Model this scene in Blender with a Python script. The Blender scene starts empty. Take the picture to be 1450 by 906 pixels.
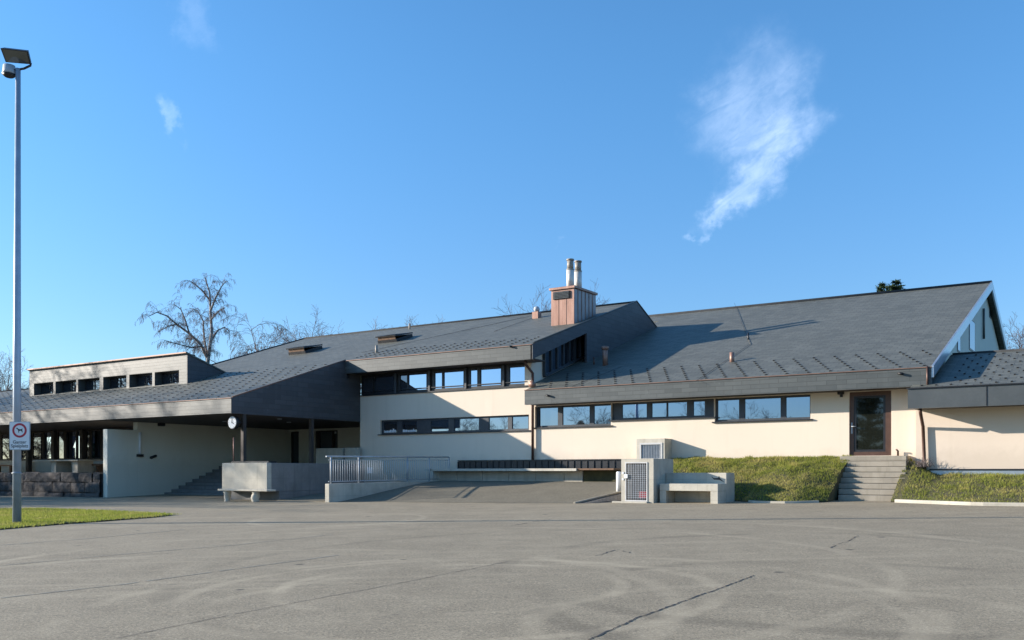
import bpy, math, random
from mathutils import Vector, Matrix, noise

C = bpy.context.scene
COL = C.collection

# ------------------------------------------------------------------ camera
# world: X runs along the facades (to the right), Y runs into the depth, Z up; metres
TH = math.radians(33.4)            # the camera looks 33.4 degrees to the left of +Y
ST, CT = math.sin(TH), math.cos(TH)
F, CX, HY = 1325.0, 725.0, 668.0   # focal length, centre and horizon of the photograph in its pixels
CAMZ = 0.86
cam_d = bpy.data.cameras.new('camera')
cam_d.sensor_width = 36.0
cam_d.lens = F / 1450.0 * 36.0
cam_d.shift_y = (HY - 453.0) / 1450.0
cam_d.clip_start = 0.1
cam_d.clip_end = 5000.0
cam = bpy.data.objects.new('camera', cam_d)
cam.location = (0, 0, CAMZ)
cam.rotation_euler = (math.pi / 2, 0, TH)
COL.objects.link(cam)
C.camera = cam

# ------------------------------------------------------------------ light
SUN_EL = math.radians(16.2)
SUN_AZ = math.radians(65.5)        # off the facade normal, to the left
C.view_settings.view_transform = 'Standard'
C.view_settings.look = 'None'
C.view_settings.gamma = 1.0
C.view_settings.use_curve_mapping = False
C.view_settings.exposure = 1.34
C.cycles.max_bounces = 8
C.cycles.use_denoising = True

sd = bpy.data.lights.new('sun', 'SUN')
sd.energy = 3.65
sd.angle = math.radians(0.5)
sd.color = (1.0, 0.90, 0.78)
sun = bpy.data.objects.new('sun', sd)
tosun = Vector((-math.sin(SUN_AZ) * math.cos(SUN_EL), -math.cos(SUN_AZ) * math.cos(SUN_EL), math.sin(SUN_EL)))
sun.rotation_euler = tosun.to_track_quat('Z', 'Y').to_euler()
sun.location = (-30, -20, 30)
COL.objects.link(sun)


class NT:
    """small helper to write node trees"""
    def __init__(s, tree):
        s.t = tree
        s.t.nodes.clear()

    def n(s, typ, ins=None, **props):
        nd = s.t.nodes.new(typ)
        for k, v in props.items():
            setattr(nd, k, v)
        for k, v in (ins or {}).items():
            sock = nd.inputs[k]
            if isinstance(v, bpy.types.NodeSocket):
                s.t.links.new(v, sock)
            else:
                if sock.type == 'RGBA' and hasattr(v, '__len__') and len(v) == 3:
                    v = (*v, 1)
                sock.default_value = v
        return nd

    def m(s, op, a, b=0.0, c=0.0, clamp=False):
        nd = s.n('ShaderNodeMath', {0: a, 1: b, 2: c}, operation=op)
        nd.use_clamp = clamp
        return nd.outputs[0]

    def mix(s, fac, a, b, blend='MIX'):
        nd = s.n('ShaderNodeMix', {0: fac, 6: a, 7: b}, data_type='RGBA', blend_type=blend)
        return nd.outputs[2]

    def ramp(s, fac, a, b):
        nd = s.n('ShaderNodeMapRange', {0: fac, 1: a, 2: b}, interpolation_type='SMOOTHSTEP')
        return nd.outputs[0]

    def noise(s, vec, scale, detail=4.0, rough=0.55, dist=0.0):
        return s.n('ShaderNodeTexNoise', {'Vector': vec, 'Scale': scale, 'Detail': detail, 'Roughness': rough, 'Distortion': dist}).outputs[0]

    def scalev(s, vec, sc):
        return s.n('ShaderNodeVectorMath', {0: vec, 1: sc}, operation='MULTIPLY').outputs[0]


# sky with a few wisps of high cloud, laid out by azimuth and elevation
world = bpy.data.worlds.new('World')
C.world = world
world.use_nodes = True
w = NT(world.node_tree)
sky = w.n('ShaderNodeTexSky', sky_type='NISHITA', sun_disc=False)
sky.sun_elevation = SUN_EL
sky.sun_rotation = math.atan2(tosun.x, tosun.y)
sky.altitude = 450
sky.air_density = 1.0
sky.dust_density = 0.6
sky.ozone_density = 1.6
skyc0 = w.mix(1.0, sky.outputs[0], (0.385, 0.705, 0.935), 'MULTIPLY')
dirv = w.n('ShaderNodeTexCoord').outputs['Generated']
sep = w.n('ShaderNodeSeparateXYZ', {0: dirv})
az = w.m('ARCTAN2', w.m('MULTIPLY', sep.outputs[0], -1.0), sep.outputs[1])    # 0 = +Y, positive to the left
azd = w.m('MULTIPLY', az, 180 / math.pi)
eld = w.m('MULTIPLY', w.m('ARCSINE', sep.outputs[2]), 180 / math.pi)
skyc = w.mix(w.ramp(eld, 26.0, -2.0), skyc0, (1.0, 0.70, 0.72), 'MULTIPLY')
cvec = w.n('ShaderNodeCombineXYZ', {0: azd, 1: eld, 2: 0.0}).outputs[0]


def sky_pos(px, py):
    x, z = (px - CX) / F, (HY - py) / F
    return math.degrees(TH - math.atan(x)), math.degrees(math.atan(z / math.hypot(1, x)))


def blob(px, py, rx, ry, rot=0.0):
    px -= 14 if px > 900 else 5
    """soft ellipse in degrees, rotated"""
    a0, e0 = sky_pos(px, py)
    k = math.cos(math.radians(e0))
    dx = w.m('MULTIPLY', w.m('SUBTRACT', azd, a0), -k)
    dy = w.m('SUBTRACT', eld, e0)
    c, s_ = math.cos(rot), math.sin(rot)
    X = w.m('DIVIDE', w.m('ADD', w.m('MULTIPLY', dx, c), w.m('MULTIPLY', dy, s_)), rx)
    Y = w.m('DIVIDE', w.m('SUBTRACT', w.m('MULTIPLY', dy, c), w.m('MULTIPLY', dx, s_)), ry)
    r = w.m('SQRT', w.m('ADD', w.m('MULTIPLY', X, X), w.m('MULTIPLY', Y, Y)))
    return w.n('ShaderNodeMapRange', {0: r, 1: 1.0, 2: 0.0}, interpolation_type='SMOOTHERSTEP').outputs[0]


wn = w.n('ShaderNodeTexNoise', {'Vector': cvec, 'Scale': .42, 'Detail': 5.0, 'Roughness': .62}).outputs[1]
wsep = w.n('ShaderNodeSeparateColor', {0: wn})
azd = w.m('ADD', azd, w.m('MULTIPLY', w.m('SUBTRACT', wsep.outputs[0], .5), 5.0))
eld = w.m('ADD', eld, w.m('MULTIPLY', w.m('SUBTRACT', wsep.outputs[1], .5), 4.0))
blobs = [(1085, 118, 4.2, 3.4, 0.2, .30), (1040, 165, 3.2, 3.2, 0.0, .30), (1135, 185, 3.0, 2.0, 0.5, .36), (1090, 192, 4.2, 2.1, .35, .42), (1110, 140, 2.8, 2.6, 0, .24),
         (1075, 262, 3.4, 1.6, 0.62, .60), (1040, 292, 2.4, 1.0, 0.5, .50), (1105, 222, 2.4, 1.8, .8, .36), (1000, 330, 0.72, 0.5, 0.6, .40), (1020, 314, 1.1, .6, .7, .30),
         (240, 172, 0.75, 1.5, 0.45, .40), (280, 30, 1.4, 1.8, 0.2, .18), (805, 345, .9, .35, .5, .12)]
tot = None
for px, py, rx, ry, rot, amp in blobs:
    b = w.m('MULTIPLY', blob(px, py, rx, ry, rot), amp)
    tot = b if tot is None else w.m('ADD', tot, b)
cs, ss = math.cos(.5), math.sin(.5)
rotv = w.n('ShaderNodeVectorRotate', {'Vector': cvec, 'Angle': .55}, rotation_type='Z_AXIS').outputs[0]
fib = w.noise(w.scalev(rotv, (0.30, 0.75, 1.0)), 1.0, 8.0, 0.55, 1.1)
fine = w.noise(w.scalev(rotv, (0.7, 1.6, 1.0)), 1.6, 6.0, 0.6, 0.8)
body = w.m('ADD', w.m('MULTIPLY', fib, 1.25), w.m('MULTIPLY', fine, 0.55))
mask = w.m('MULTIPLY', tot, w.ramp(body, 0.22, 1.2), clamp=True)
mask = w.m('MULTIPLY', w.m('MINIMUM', mask, 1.0), 0.48)
skyw = w.mix(mask, skyc, (4.2, 5.0, 6.4))
bg = w.n('ShaderNodeBackground', {'Color': skyw, 'Strength': 0.115})
out = w.n('ShaderNodeOutputWorld', {'Surface': bg.outputs[0]})


# ------------------------------------------------------------------ measuring
def at_v(px, py, v):
    """the point on the plane Y=v that stands behind a pixel of the photograph"""
    x = (px - CX) / F
    d = v / (x * ST + CT)
    return Vector((d * (x * CT - ST), v, CAMZ + (HY - py) / F * d))


def U(px, v): return at_v(px, HY, v).x
def Zv(px, py, v): return at_v(px, py, v).z


def at_d(px, py, d):
    x = (px - CX) / F * d
    return Vector((x * CT - d * ST, x * ST + d * CT, CAMZ + (HY - py) / F * d))


GA, GB, GC = -0.74, 0.0042, 0.0261
def G(u, v):
    return GA + GB * min(max(u, -80), 50) + GC * min(max(v, -50), 33)


def at_g(px, py):
    x, k = (px - CX) / F, (HY - py) / F
    d = (GA - CAMZ) / (k - GB * (x * CT - ST) - GC * (x * ST + CT))
    return Vector((d * (x * CT - ST), d * (x * ST + CT), CAMZ + k * d))


# ------------------------------------------------------------------ materials
def mat(name, fn):
    m = bpy.data.materials.new(name)
    m.use_nodes = True
    t = NT(m.node_tree)
    sh = fn(t)
    t.n('ShaderNodeOutputMaterial', {'Surface': sh})
    return m


def POS(t): return t.n('ShaderNodeNewGeometry').outputs['Position']
def UVN(t): return t.n('ShaderNodeUVMap').outputs[0]


def pbr(t, col, rough=0.6, metal=0.0, spec=0.5, bump=None, bstr=0.3, bdist=0.01):
    ins = {'Base Color': col, 'Roughness': rough, 'Metallic': metal, 'Specular IOR Level': spec}
    if bump is not None:
        ins['Normal'] = t.n('ShaderNodeBump', {'Height': bump, 'Strength': bstr, 'Distance': bdist}).outputs[0]
    return t.n('ShaderNodeBsdfPrincipled', ins).outputs[0]


def m_plain(name, col, rough=0.6, metal=0.0, var=0.12, scale=3.0, spec=0.5, bstr=0.15):
    def f(t):
        p = POS(t)
        a = t.noise(p, scale, 5.0)
        b = t.noise(p, scale * 14, 3.0)
        k = t.m('ADD', t.m('MULTIPLY', a, 0.7), t.m('MULTIPLY', b, 0.3))
        lo = [c * (1 - var) for c in col]
        hi = [min(1, c * (1 + var)) for c in col]
        c = t.mix(t.ramp(k, 0.3, 0.7), lo, hi)
        r = t.m('ADD', rough, t.m('MULTIPLY', t.m('SUBTRACT', a, .5), .15))
        return pbr(t, c, r, metal, spec, b, bstr, 0.004)
    return mat(name, f)


def m_plaster(name, col):
    def f(t):
        p = POS(t)
        big = t.noise(p, 0.5, 4.0, 0.6)
        st = t.noise(t.scalev(p, (2.5, 2.5, 0.22)), 1.0, 6.0, 0.6)       # rain streaks run down
        fine = t.noise(p, 70.0, 3.0, 0.7)
        c = t.mix(t.ramp(big, 0.3, 0.75), [x * 0.955 for x in col], col)
        c = t.mix(t.m('MULTIPLY', t.ramp(st, 0.50, 0.78), 0.26), c, (col[0] * .72, col[1] * .70, col[2] * .66))
        c = t.mix(t.m('MULTIPLY', t.ramp(fine, 0.35, 0.7), 0.07), c, (col[0] * .8, col[1] * .78, col[2] * .74))
        zz = t.n('ShaderNodeSeparateXYZ', {0: p}).outputs[2]
        spl = t.m('MULTIPLY', t.ramp(t.m('ADD', zz, t.m('MULTIPLY', t.noise(p, 2.6, 5.0, .65), -.9)), 1.25, .65), .32)
        c = t.mix(spl, c, (col[0] * .62, col[1] * .60, col[2] * .56))
        return pbr(t, c, 0.9, 0, 0.2, fine, 0.35, 0.005)
    return mat(name, f)


def m_slate(name, c1, c2, bw, rh, rough, mortar=0.012, spec=0.5, bstr=0.5, line=0.45):
    def f(t):
        uv = UVN(t)
        br = t.n('ShaderNodeTexBrick', {'Vector': uv, 'Color1': (0, 0, 0), 'Color2': (1, 1, 1), 'Mortar': (.5, .5, .5), 'Scale': 1.0, 'Mortar Size': mortar,
                                        'Mortar Smooth': 0.3, 'Bias': 0.0, 'Brick Width': bw, 'Row Height': rh})
        p = POS(t)
        big = t.noise(p, 0.35, 5.0, 0.6)
        med = t.noise(p, 6.0, 5.0, 0.65)
        v = t.n('ShaderNodeSeparateColor', {0: br.outputs[0]}).outputs[0]
        k = t.m('ADD', t.m('MULTIPLY', v, 0.40), t.m('ADD', t.m('MULTIPLY', big, 0.45), t.m('MULTIPLY', med, 0.35)))
        c = t.mix(t.ramp(k, 0.25, 0.95), c1, c2)
        streak = t.noise(t.scalev(uv, (3.0, 0.35, 1)), 1.0, 5.0, 0.6)
        c = t.mix(t.m('MULTIPLY', t.ramp(streak, .5, .75), .25), c, [x * 1.35 for x in c2])
        c = t.mix(t.m('MULTIPLY', br.outputs['Fac'], line), c, [x * 0.35 for x in c1])
        li = t.noise(p, 2.4, 6.0, .75)
        c = t.mix(t.m('MULTIPLY', t.ramp(li, .60, .74), .35), c, [x * 1.7 for x in c2])
        sepu = t.n('ShaderNodeSeparateXYZ', {0: uv})
        saw = t.m('FRACT', t.m('DIVIDE', sepu.outputs[1], rh))          # each course laps over the one below
        h = t.m('SUBTRACT', t.m('ADD', t.m('MULTIPLY', v, .3), t.m('MULTIPLY', med, .25)), t.m('MULTIPLY', saw, 0.8))
        r = t.m('ADD', rough - .06, t.m('MULTIPLY', med, .14))
        return pbr(t, c, r, 0, spec, h, bstr, 0.008)
    return mat(name, f)


def m_asphalt(name, lo, hi, rings=True):
    def f(t):
        p = POS(t)
        big = t.noise(p, 0.16, 5.0, 0.6)
        mid = t.noise(p, 1.3, 5.0, 0.65)
        grit = t.noise(p, 40.0, 3.0, 0.9)
        g2 = t.noise(p, 17.0, 4.0, 0.8)
        k = t.m('ADD', t.m('MULTIPLY', big, .5), t.m('MULTIPLY', mid, .5))
        c = t.mix(t.ramp(k, 0.32, 0.70), lo, hi)
        c = t.mix(t.m('MULTIPLY', t.ramp(big, 0.46, 0.66), 0.18), c, [x * .78 for x in lo])
        c = t.mix(t.m('MULTIPLY', t.ramp(g2, 0.40, 0.66), 0.32), c, [x * 1.45 for x in hi])
        c = t.mix(t.m('MULTIPLY', t.ramp(grit, 0.50, 0.66), 0.80), c, [x * 0.40 for x in lo])
        c = t.mix(t.m('MULTIPLY', t.ramp(grit, 0.45, 0.32), 0.70), c, [min(1, x * 1.9) for x in hi])
        if rings:
            sp = t.n('ShaderNodeSeparateXYZ', {0: p})
            wob = t.m('MULTIPLY', t.m('SUBTRACT', t.noise(p, .8, 3.0), .5), .35)
            brk = t.noise(p, 0.45, 3.0)
            for (px, py, r, wd, amp) in RINGS:
                c0 = at_g(px, py)
                dx = t.m('SUBTRACT', sp.outputs[0], c0.x)
                dy = t.m('SUBTRACT', sp.outputs[1], c0.y)
                d = t.m('SQRT', t.m('ADD', t.m('MULTIPLY', dx, dx), t.m('MULTIPLY', dy, dy)))
                e = t.m('ABSOLUTE', t.m('SUBTRACT', t.m('ADD', d, wob), r))
                k = t.m('MULTIPLY', t.ramp(e, wd, wd * .25), t.m('MULTIPLY', t.ramp(brk, .38, .56), abs(amp)))
                c = t.mix(k, c, [x * 1.5 for x in hi] if amp > 0 else [x * .55 for x in lo])
            # long sweeps of wheel tracks
            q = t.n('ShaderNodeVectorRotate', {'Vector': p, 'Angle': -0.62}, rotation_type='Z_AXIS').outputs[0]
            sw = t.noise(t.scalev(q, (0.05, 1.5, 1)), 1.0, 5.0, 0.7, .6)
            c = t.mix(t.m('MULTIPLY', t.ramp(sw, .54, .70), .30), c, [x * 1.45 for x in hi])
            c = t.mix(t.m('MULTIPLY', t.ramp(sw, .46, .30), .22), c, [x * .6 for x in lo])
            st = t.n('ShaderNodeTexVoronoi', {'Vector': p, 'Scale': 0.55}, feature='F1').outputs[0]
            c = t.mix(t.m('MULTIPLY', t.ramp(st, .055, .03), .75), c, (.03, .03, .03))
        return pbr(t, c, 0.88, 0, 0.3, t.m('ADD', grit, g2), 0.55, 0.006)
    return mat(name, f)


def m_grass(name, a, b, dry):
    def f(t):
        p = POS(t)
        n1 = t.noise(p, 1.1, 4.0, .6)
        n2 = t.noise(p, 9.0, 4.0, .7)
        n3 = t.noise(p, 38.0, 2.0, .7)
        c = t.mix(t.ramp(n2, .3, .7), a, b)
        c = t.mix(t.m('MULTIPLY', t.ramp(n1, .42, .68), .75), c, dry)
        c = t.mix(t.m('MULTIPLY', t.ramp(n3, .5, .75), .4), c, [x * 1.5 for x in dry])
        d = t.n('ShaderNodeBsdfDiffuse', {'Color': c}).outputs[0]
        tr = t.n('ShaderNodeBsdfTranslucent', {'Color': c}).outputs[0]
        return t.n('ShaderNodeMixShader', {0: .4, 1: d, 2: tr}).outputs[0]
    return mat(name, f)


def m_glass(name, tint=(.02, .024, .028), refl=0.5):
    """dark room behind sun-reflecting glazing"""
    def f(t):
        p = POS(t)
        wav = t.noise(p, 1.1, 1.0)
        nrm = t.n('ShaderNodeBump', {'Height': wav, 'Strength': .05, 'Distance': .02}).outputs[0]
        base = t.n('ShaderNodeBsdfPrincipled', {'Base Color': tint, 'Roughness': .03, 'Normal': nrm}).outputs[0]
        gl = t.n('ShaderNodeBsdfGlossy', {'Color': (.52, .68, .92), 'Roughness': .015, 'Normal': nrm}).outputs[0]
        return t.n('ShaderNodeMixShader', {0: refl, 1: base, 2: gl}).outputs[0]
    return mat(name, f)


def m_concrete(name, col):
    def f(t):
        p = POS(t)
        a = t.noise(p, 1.6, 6.0, .65)
        b = t.noise(p, 40.0, 3.0, .7)
        dr = t.noise(t.scalev(p, (4, 4, .4)), 1.0, 5.0, .6)
        c = t.mix(t.ramp(a, .3, .72), [x * .82 for x in col], [x * 1.08 for x in col])
        c = t.mix(t.m('MULTIPLY', t.ramp(dr, .5, .75), .42), c, (col[0] * .5, col[1] * .5, col[2] * .46))
        c = t.mix(t.m('MULTIPLY', t.ramp(b, .55, .75), .28), c, [x * .5 for x in col])
        jn = t.n('ShaderNodeTexBrick', {'Vector': UVN(t), 'Scale': 1.0, 'Mortar Size': .006, 'Mortar Smooth': .6, 'Brick Width': 1.55, 'Row Height': .62}, offset=0.0).outputs['Fac']
        c = t.mix(t.m('MULTIPLY', jn, .5), c, [x * .45 for x in col])
        pit = t.n('ShaderNodeTexVoronoi', {'Vector': p, 'Scale': 9.0}, feature='F1').outputs[0]
        c = t.mix(t.m('MULTIPLY', t.ramp(pit, .12, .05), .5), c, [x * .4 for x in col])
        return pbr(t, c, .9, 0, .25, b, .4, .005)
    return mat(name, f)


def m_stone(name):
    def f(t):
        p = POS(t)
        a = t.noise(p, 2.2, 6.0, .7)
        b = t.noise(p, 14.0, 5.0, .7)
        c = t.mix(t.ramp(a, .3, .7), (.04, .037, .036), (.105, .095, .09))
        c = t.mix(t.m('MULTIPLY', t.ramp(b, .55, .8), .5), c, (.26, .24, .22))
        return pbr(t, c, .95, 0, .2, b, .9, .02)
    return mat(name, f)


def m_copper(name):
    def f(t):
        p = POS(t)
        a = t.noise(t.scalev(p, (5, 5, .6)), 1.0, 6.0, .65)
        b = t.noise(p, 3.0, 5.0)
        c = t.mix(t.ramp(a, .3, .7), (.25, .135, .10), (.37, .225, .175))
        c = t.mix(t.m('MULTIPLY', t.ramp(b, .5, .72), .4), c, (.19, .11, .085))
        return pbr(t, c, .5, .45, .5, a, .1, .004)
    return mat(name, f)


def m_bark(name, a, b, sc=6.0):
    def f(t):
        p = POS(t)
        n = t.noise(p, sc, 5.0, .7)
        return pbr(t, t.mix(t.ramp(n, .35, .65), a, b), .9, 0, .2)
    return mat(name, f)


RINGS = [(640, 828, 2.1, .14, .40), (640, 835, 3.1, .16, .34), (700, 850, 4.4, .17, .28), (1180, 845, 3.2, .22, -.42), (1230, 800, 5.0, .24, -.36), (480, 735, 2.2, .13, .40),
         (900, 800, 6.2, .2, -.30), (260, 850, 5.5, .2, .28), (700, 790, 8.0, .2, .28), (1120, 880, 2.4, .18, .24), (760, 860, 3.6, .14, .3), (560, 800, 6.8, .18, .26)]
M = {}
M['plaster'] = m_plaster('cream_plaster', (.77, .665, .545))
M['plaster_white'] = m_plaster('white_plaster', (.72, .70, .605))
M['plaster_rose'] = m_plaster('rose_plaster', (.69, .59, .49))
M['roof'] = m_slate('roof_slate', (.092, .096, .082), (.150, .154, .132), .42, .21, .58, .016, .4, .5, .55)
M['clad'] = m_slate('fascia_slate', (.060, .069, .070), (.092, .102, .101), .62, .145, .48, .009, .38, .2, .5)
M['clad_dark'] = m_slate('gable_slate', (.050, .052, .058), (.072, .075, .082), .62, .20, .50, .010, .4, .3, .35)
M['clad_light'] = M['clad']
M['ridge'] = m_plain('dark_ridge_slate', (.045, .048, .052), .95, 0, .2, 3, .08)
M['sheet_grey'] = m_plain('grey_sheet_metal', (.085, .095, .098), .45, .3, .12, 1.2)
M['soffit'] = m_plain('dark_timber_soffit', (.045, .034, .028), .7, 0, .25, 2.0)
M['frame'] = m_plain('anthracite_frame', (.022, .023, .027), .4, .2, .15, 4)
M['frame_blue'] = m_plain('slate_grey_frame', (.045, .052, .062), .45, .1, .15, 4)
M['door_brown'] = m_plain('copper_brown_frame', (.098, .052, .036), .42, .25, .15, 6)
M['glass'] = m_glass('sky_glass', (.02, .024, .03), .60)
M['glass_low'] = m_glass('lower_glass', (.028, .034, .042), .40)
M['glass_dim'] = m_glass('dim_glass', (.02, .022, .026), .15)
M['glass_mid'] = m_glass('half_clear_glass', (.03, .035, .042), .38)
M['asphalt'] = m_asphalt('worn_asphalt', (.222, .186, .128), (.332, .279, .194))
M['asphalt_dark'] = m_asphalt('ramp_asphalt', (.140, .122, .088), (.212, .188, .136), False)
M['crack'] = m_plain('crack_filler', (.045, .043, .04), .7)
M['seam'] = m_plain('pale_seam', (.29, .27, .215), .85)
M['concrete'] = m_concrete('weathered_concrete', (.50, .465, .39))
M['concrete_dark'] = m_concrete('shaded_concrete', (.20, .20, .195))  # darker copy of the concrete, with the shade put into its colour
M['concrete_pale'] = m_concrete('pale_concrete', (.56, .52, .44))
M['step'] = m_concrete('step_concrete', (.33, .295, .24))
M['stone'] = m_stone('rough_stone')
M['brick'] = m_slate('brick_fill', (.12, .105, .09), (.20, .18, .155), .24, .08, .9, .012, .2, .3, .7)
M['copper'] = m_copper('weathered_copper')
M['copper_edge'] = m_plain('dull_copper_edge', (.20, .115, .085), .55, .3, .2, 3)
M['lead'] = m_plain('weathered_sheet', (.30, .275, .275), .5, .25, .22, 2.5)
M['zinc'] = m_plain('bright_zinc', (.50, .53, .57), .35, .75, .12, 3)
M['galv'] = m_plain('galvanised_steel', (.40, .43, .46), .6, .3, .12, 8)
M['pole'] = m_plain('painted_pole', (.36, .42, .50), .4, .35, .1, 4)
M['white'] = m_plain('white_paint', (.78, .79, .80), .5, 0, .05, 5)
M['offwhite'] = m_plain('weathered_white_paint', (.50, .50, .49), .55, 0, .1, 6)
M['red'] = m_plain('sign_red', (.48, .03, .05), .5)
M['black'] = m_plain('black_paint', (.012, .012, .014), .5)
M['brown_pipe'] = m_plain('brown_downpipe', (.10, .055, .042), .45, .4, .2, 5)
M['flue'] = m_plain('steel_flue', (.62, .60, .56), .5, .15, .1, 4)
M['flue_dark'] = m_plain('sooty_flue_tip', (.30, .27, .23), .6, .2, .25, 8)
M['lampglass'] = m_glass('lamp_glass', (.075, .075, .055), .05)
M['wood'] = m_plain('brown_wood', (.16, .085, .045), .7, 0, .3, 8)
M['grass'] = m_grass('lawn', (.21, .26, .04), (.36, .40, .075), (.44, .39, .13))
M['grass_bank'] = m_grass('bank_grass', (.150, .200, .036), (.34, .35, .080), (.50, .42, .17))
M['soil'] = m_plain('dark_soil', (.07, .065, .03), .95, 0, .3, 5)
M['meadow'] = m_grass('meadow', (.05, .075, .018), (.09, .11, .03), (.13, .12, .045))
M['birch'] = m_bark('birch_bark', (.10, .09, .085), (.36, .34, .32), 4)
M['twig'] = m_bark('twig_bark', (.075, .055, .055), (.13, .098, .095))
M['twig_pale'] = m_bark('pale_twig_bark', (.14, .115, .11), (.21, .175, .165))
M['bark'] = m_bark('grey_bark', (.06, .05, .042), (.12, .10, .085))
M['needles'] = m_bark('needles', (.020, .042, .018), (.06, .090, .036), 1.5)
M['paper'] = m_plain('white_paper', (.75, .76, .78), .8)


# ------------------------------------------------------------------ mesh helpers
class MB:
    def __init__(s):
        s.v, s.f, s.mi, s.sm = [], [], [], []

    def add(s, vs, fs, mi=0, smooth=False):
        o = len(s.v)
        s.v.extend([tuple(p) for p in vs])
        for f in fs:
            s.f.append([i + o for i in f])
            s.mi.append(mi)
            s.sm.append(smooth)
        return s

    def box(s, x0, x1, y0, y1, z0, z1, mi=0):
        vs = [(x0, y0, z0), (x1, y0, z0), (x1, y1, z0), (x0, y1, z0), (x0, y0, z1), (x1, y0, z1), (x1, y1, z1), (x0, y1, z1)]
        return s.add(vs, [(3, 2, 1, 0), (4, 5, 6, 7), (0, 1, 5, 4), (1, 2, 6, 5), (2, 3, 7, 6), (3, 0, 4, 7)], mi)

    def hexa(s, b, t, mi=0):
        """b, t: four bottom and four top corners, counter-clockwise from above"""
        n = len(b)
        fs = [tuple(reversed(range(n))), tuple(range(n, 2 * n))] + [(i, (i + 1) % n, n + (i + 1) % n, n + i) for i in range(n)]
        return s.add(list(b) + list(t), fs, mi)

    def prism_x(s, prof, x0, x1, mi=0):
        """profile of (y, z) points, counter-clockwise seen from +X, pushed along X"""
        n = len(prof)
        vs = [(x1, y, z) for y, z in prof] + [(x0, y, z) for y, z in prof]
        fs = [tuple(range(n)), tuple(reversed(range(n, 2 * n)))] + [(i, n + i, n + (i + 1) % n, (i + 1) % n) for i in range(n)]
        return s.add(vs, fs, mi)

    def prism_y(s, prof, y0, y1, mi=0):
        """profile of (x, z) points, counter-clockwise seen from the front (-Y)"""
        n = len(prof)
        vs = [(x, y0, z) for x, z in prof] + [(x, y1, z) for x, z in prof]
        fs = [tuple(range(n)), tuple(reversed(range(n, 2 * n)))] + [(i, n + i, n + (i + 1) % n, (i + 1) % n) for i in range(n)]
        return s.add(vs, fs, mi)

    def tube(s, pts, radii, sides=8, mi=0, caps=True, smooth=True):
        pts = [Vector(p) for p in pts]
        if not hasattr(radii, '__len__'):
            radii = [radii] * len(pts)
        o = len(s.v)
        ref = None
        for i, p in enumerate(pts):
            d = (pts[min(i + 1, len(pts) - 1)] - pts[max(i - 1, 0)])
            if d.length < 1e-9: d = Vector((0, 0, 1))
            d.normalize()
            if ref is None:
                ref = Vector((0, 0, 1)) if abs(d.z) < .9 else Vector((1, 0, 0))
            a = d.cross(ref)
            if a.length < 1e-4:
                a = d.cross(Vector((1, .3, 0)))
            a.normalize()
            b = d.cross(a)
            ref = -b.cross(d).cross(d) if False else ref
            for k in range(sides):
                t = 2 * math.pi * k / sides
                s.v.append(tuple(p + (a * math.cos(t) + b * math.sin(t)) * radii[i]))
        for i in range(len(pts) - 1):
            for k in range(sides):
                k2 = (k + 1) % sides
                s.f.append([o + i * sides + k2, o + i * sides + k, o + (i + 1) * sides + k, o + (i + 1) * sides + k2])
                s.mi.append(mi); s.sm.append(smooth)
        if caps:
            s.f.append([o + k for k in range(sides)]); s.mi.append(mi); s.sm.append(False)
            e = o + (len(pts) - 1) * sides
            s.f.append([e + k for k in reversed(range(sides))]); s.mi.append(mi); s.sm.append(False)
        return s


WL = {}


def build(name, mb, m, parent=None, bevel=0.0, origin=None, smooth=None):
    me = bpy.data.meshes.new(name)
    xs, ys, zs = zip(*mb.v)
    o = Vector(origin) if origin else Vector(((min(xs) + max(xs)) / 2, (min(ys) + max(ys)) / 2, min(zs)))
    me.from_pydata([(x - o.x, y - o.y, z - o.z) for x, y, z in mb.v], [], mb.f)
    for mm in (m if isinstance(m, (list, tuple)) else [m]):
        me.materials.append(mm)
    me.polygons.foreach_set('material_index', mb.mi)
    me.polygons.foreach_set('use_smooth', mb.sm)
    if len(mb.f) < 6000:
        uv = me.uv_layers.new(name='UVMap')
        for p in me.polygons:
            n = p.normal
            t = Vector((1, 0, 0)) if n.z > .995 or n.z < -.995 else Vector((-n.y, n.x, 0)).normalized()
            b = n.cross(t)
            for li in p.loop_indices:
                q = Vector(mb.v[me.loops[li].vertex_index])
                uv.data[li].uv = (q.dot(t), q.dot(b))
    me.update()
    ob = bpy.data.objects.new(name, me)
    COL.objects.link(ob)
    if bevel:
        bv = ob.modifiers.new('bevel', 'BEVEL')
        bv.width = bevel; bv.segments = 2; bv.limit_method = 'ANGLE'
    if parent:
        ob.parent = parent
        ob.location = o - WL[parent.name]
    else:
        ob.location = o
    WL[ob.name] = o
    return ob


def tag(o, label=None, cat=None, group=None, kind=None):
    if label: o['label'] = label
    if cat: o['category'] = cat
    if group: o['group'] = group
    if kind: o['kind'] = kind
    return o


def empty(name, loc, label, cat, group=None):
    o = bpy.data.objects.new(name, None)
    o.empty_display_size = .3
    o.location = loc
    COL.objects.link(o)
    WL[o.name] = Vector(loc)
    return tag(o, label, cat, group)


def clone(o, shift, parent=None):
    """a copy of a part (no children) moved by a vector"""
    c = o.copy()
    COL.objects.link(c)
    if parent: c.parent = parent
    c.location = Vector(o.location) + Vector(shift)
    return c


# ------------------------------------------------------------------ ground, yard, ramp
us = [-1600, -80, 50, 1600]
vs_ = [-1600, -50, 33, 1600]
mb = MB()
mb.add([(u, v, G(u, v) - .05) for v in vs_ for u in us], [(r * 4 + c, r * 4 + c + 1, r * 4 + c + 5, r * 4 + c + 4) for r in range(3) for c in range(3)])
tag(build('ground', mb, M['meadow'], origin=(0, 0, 0)), kind='structure')

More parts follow.
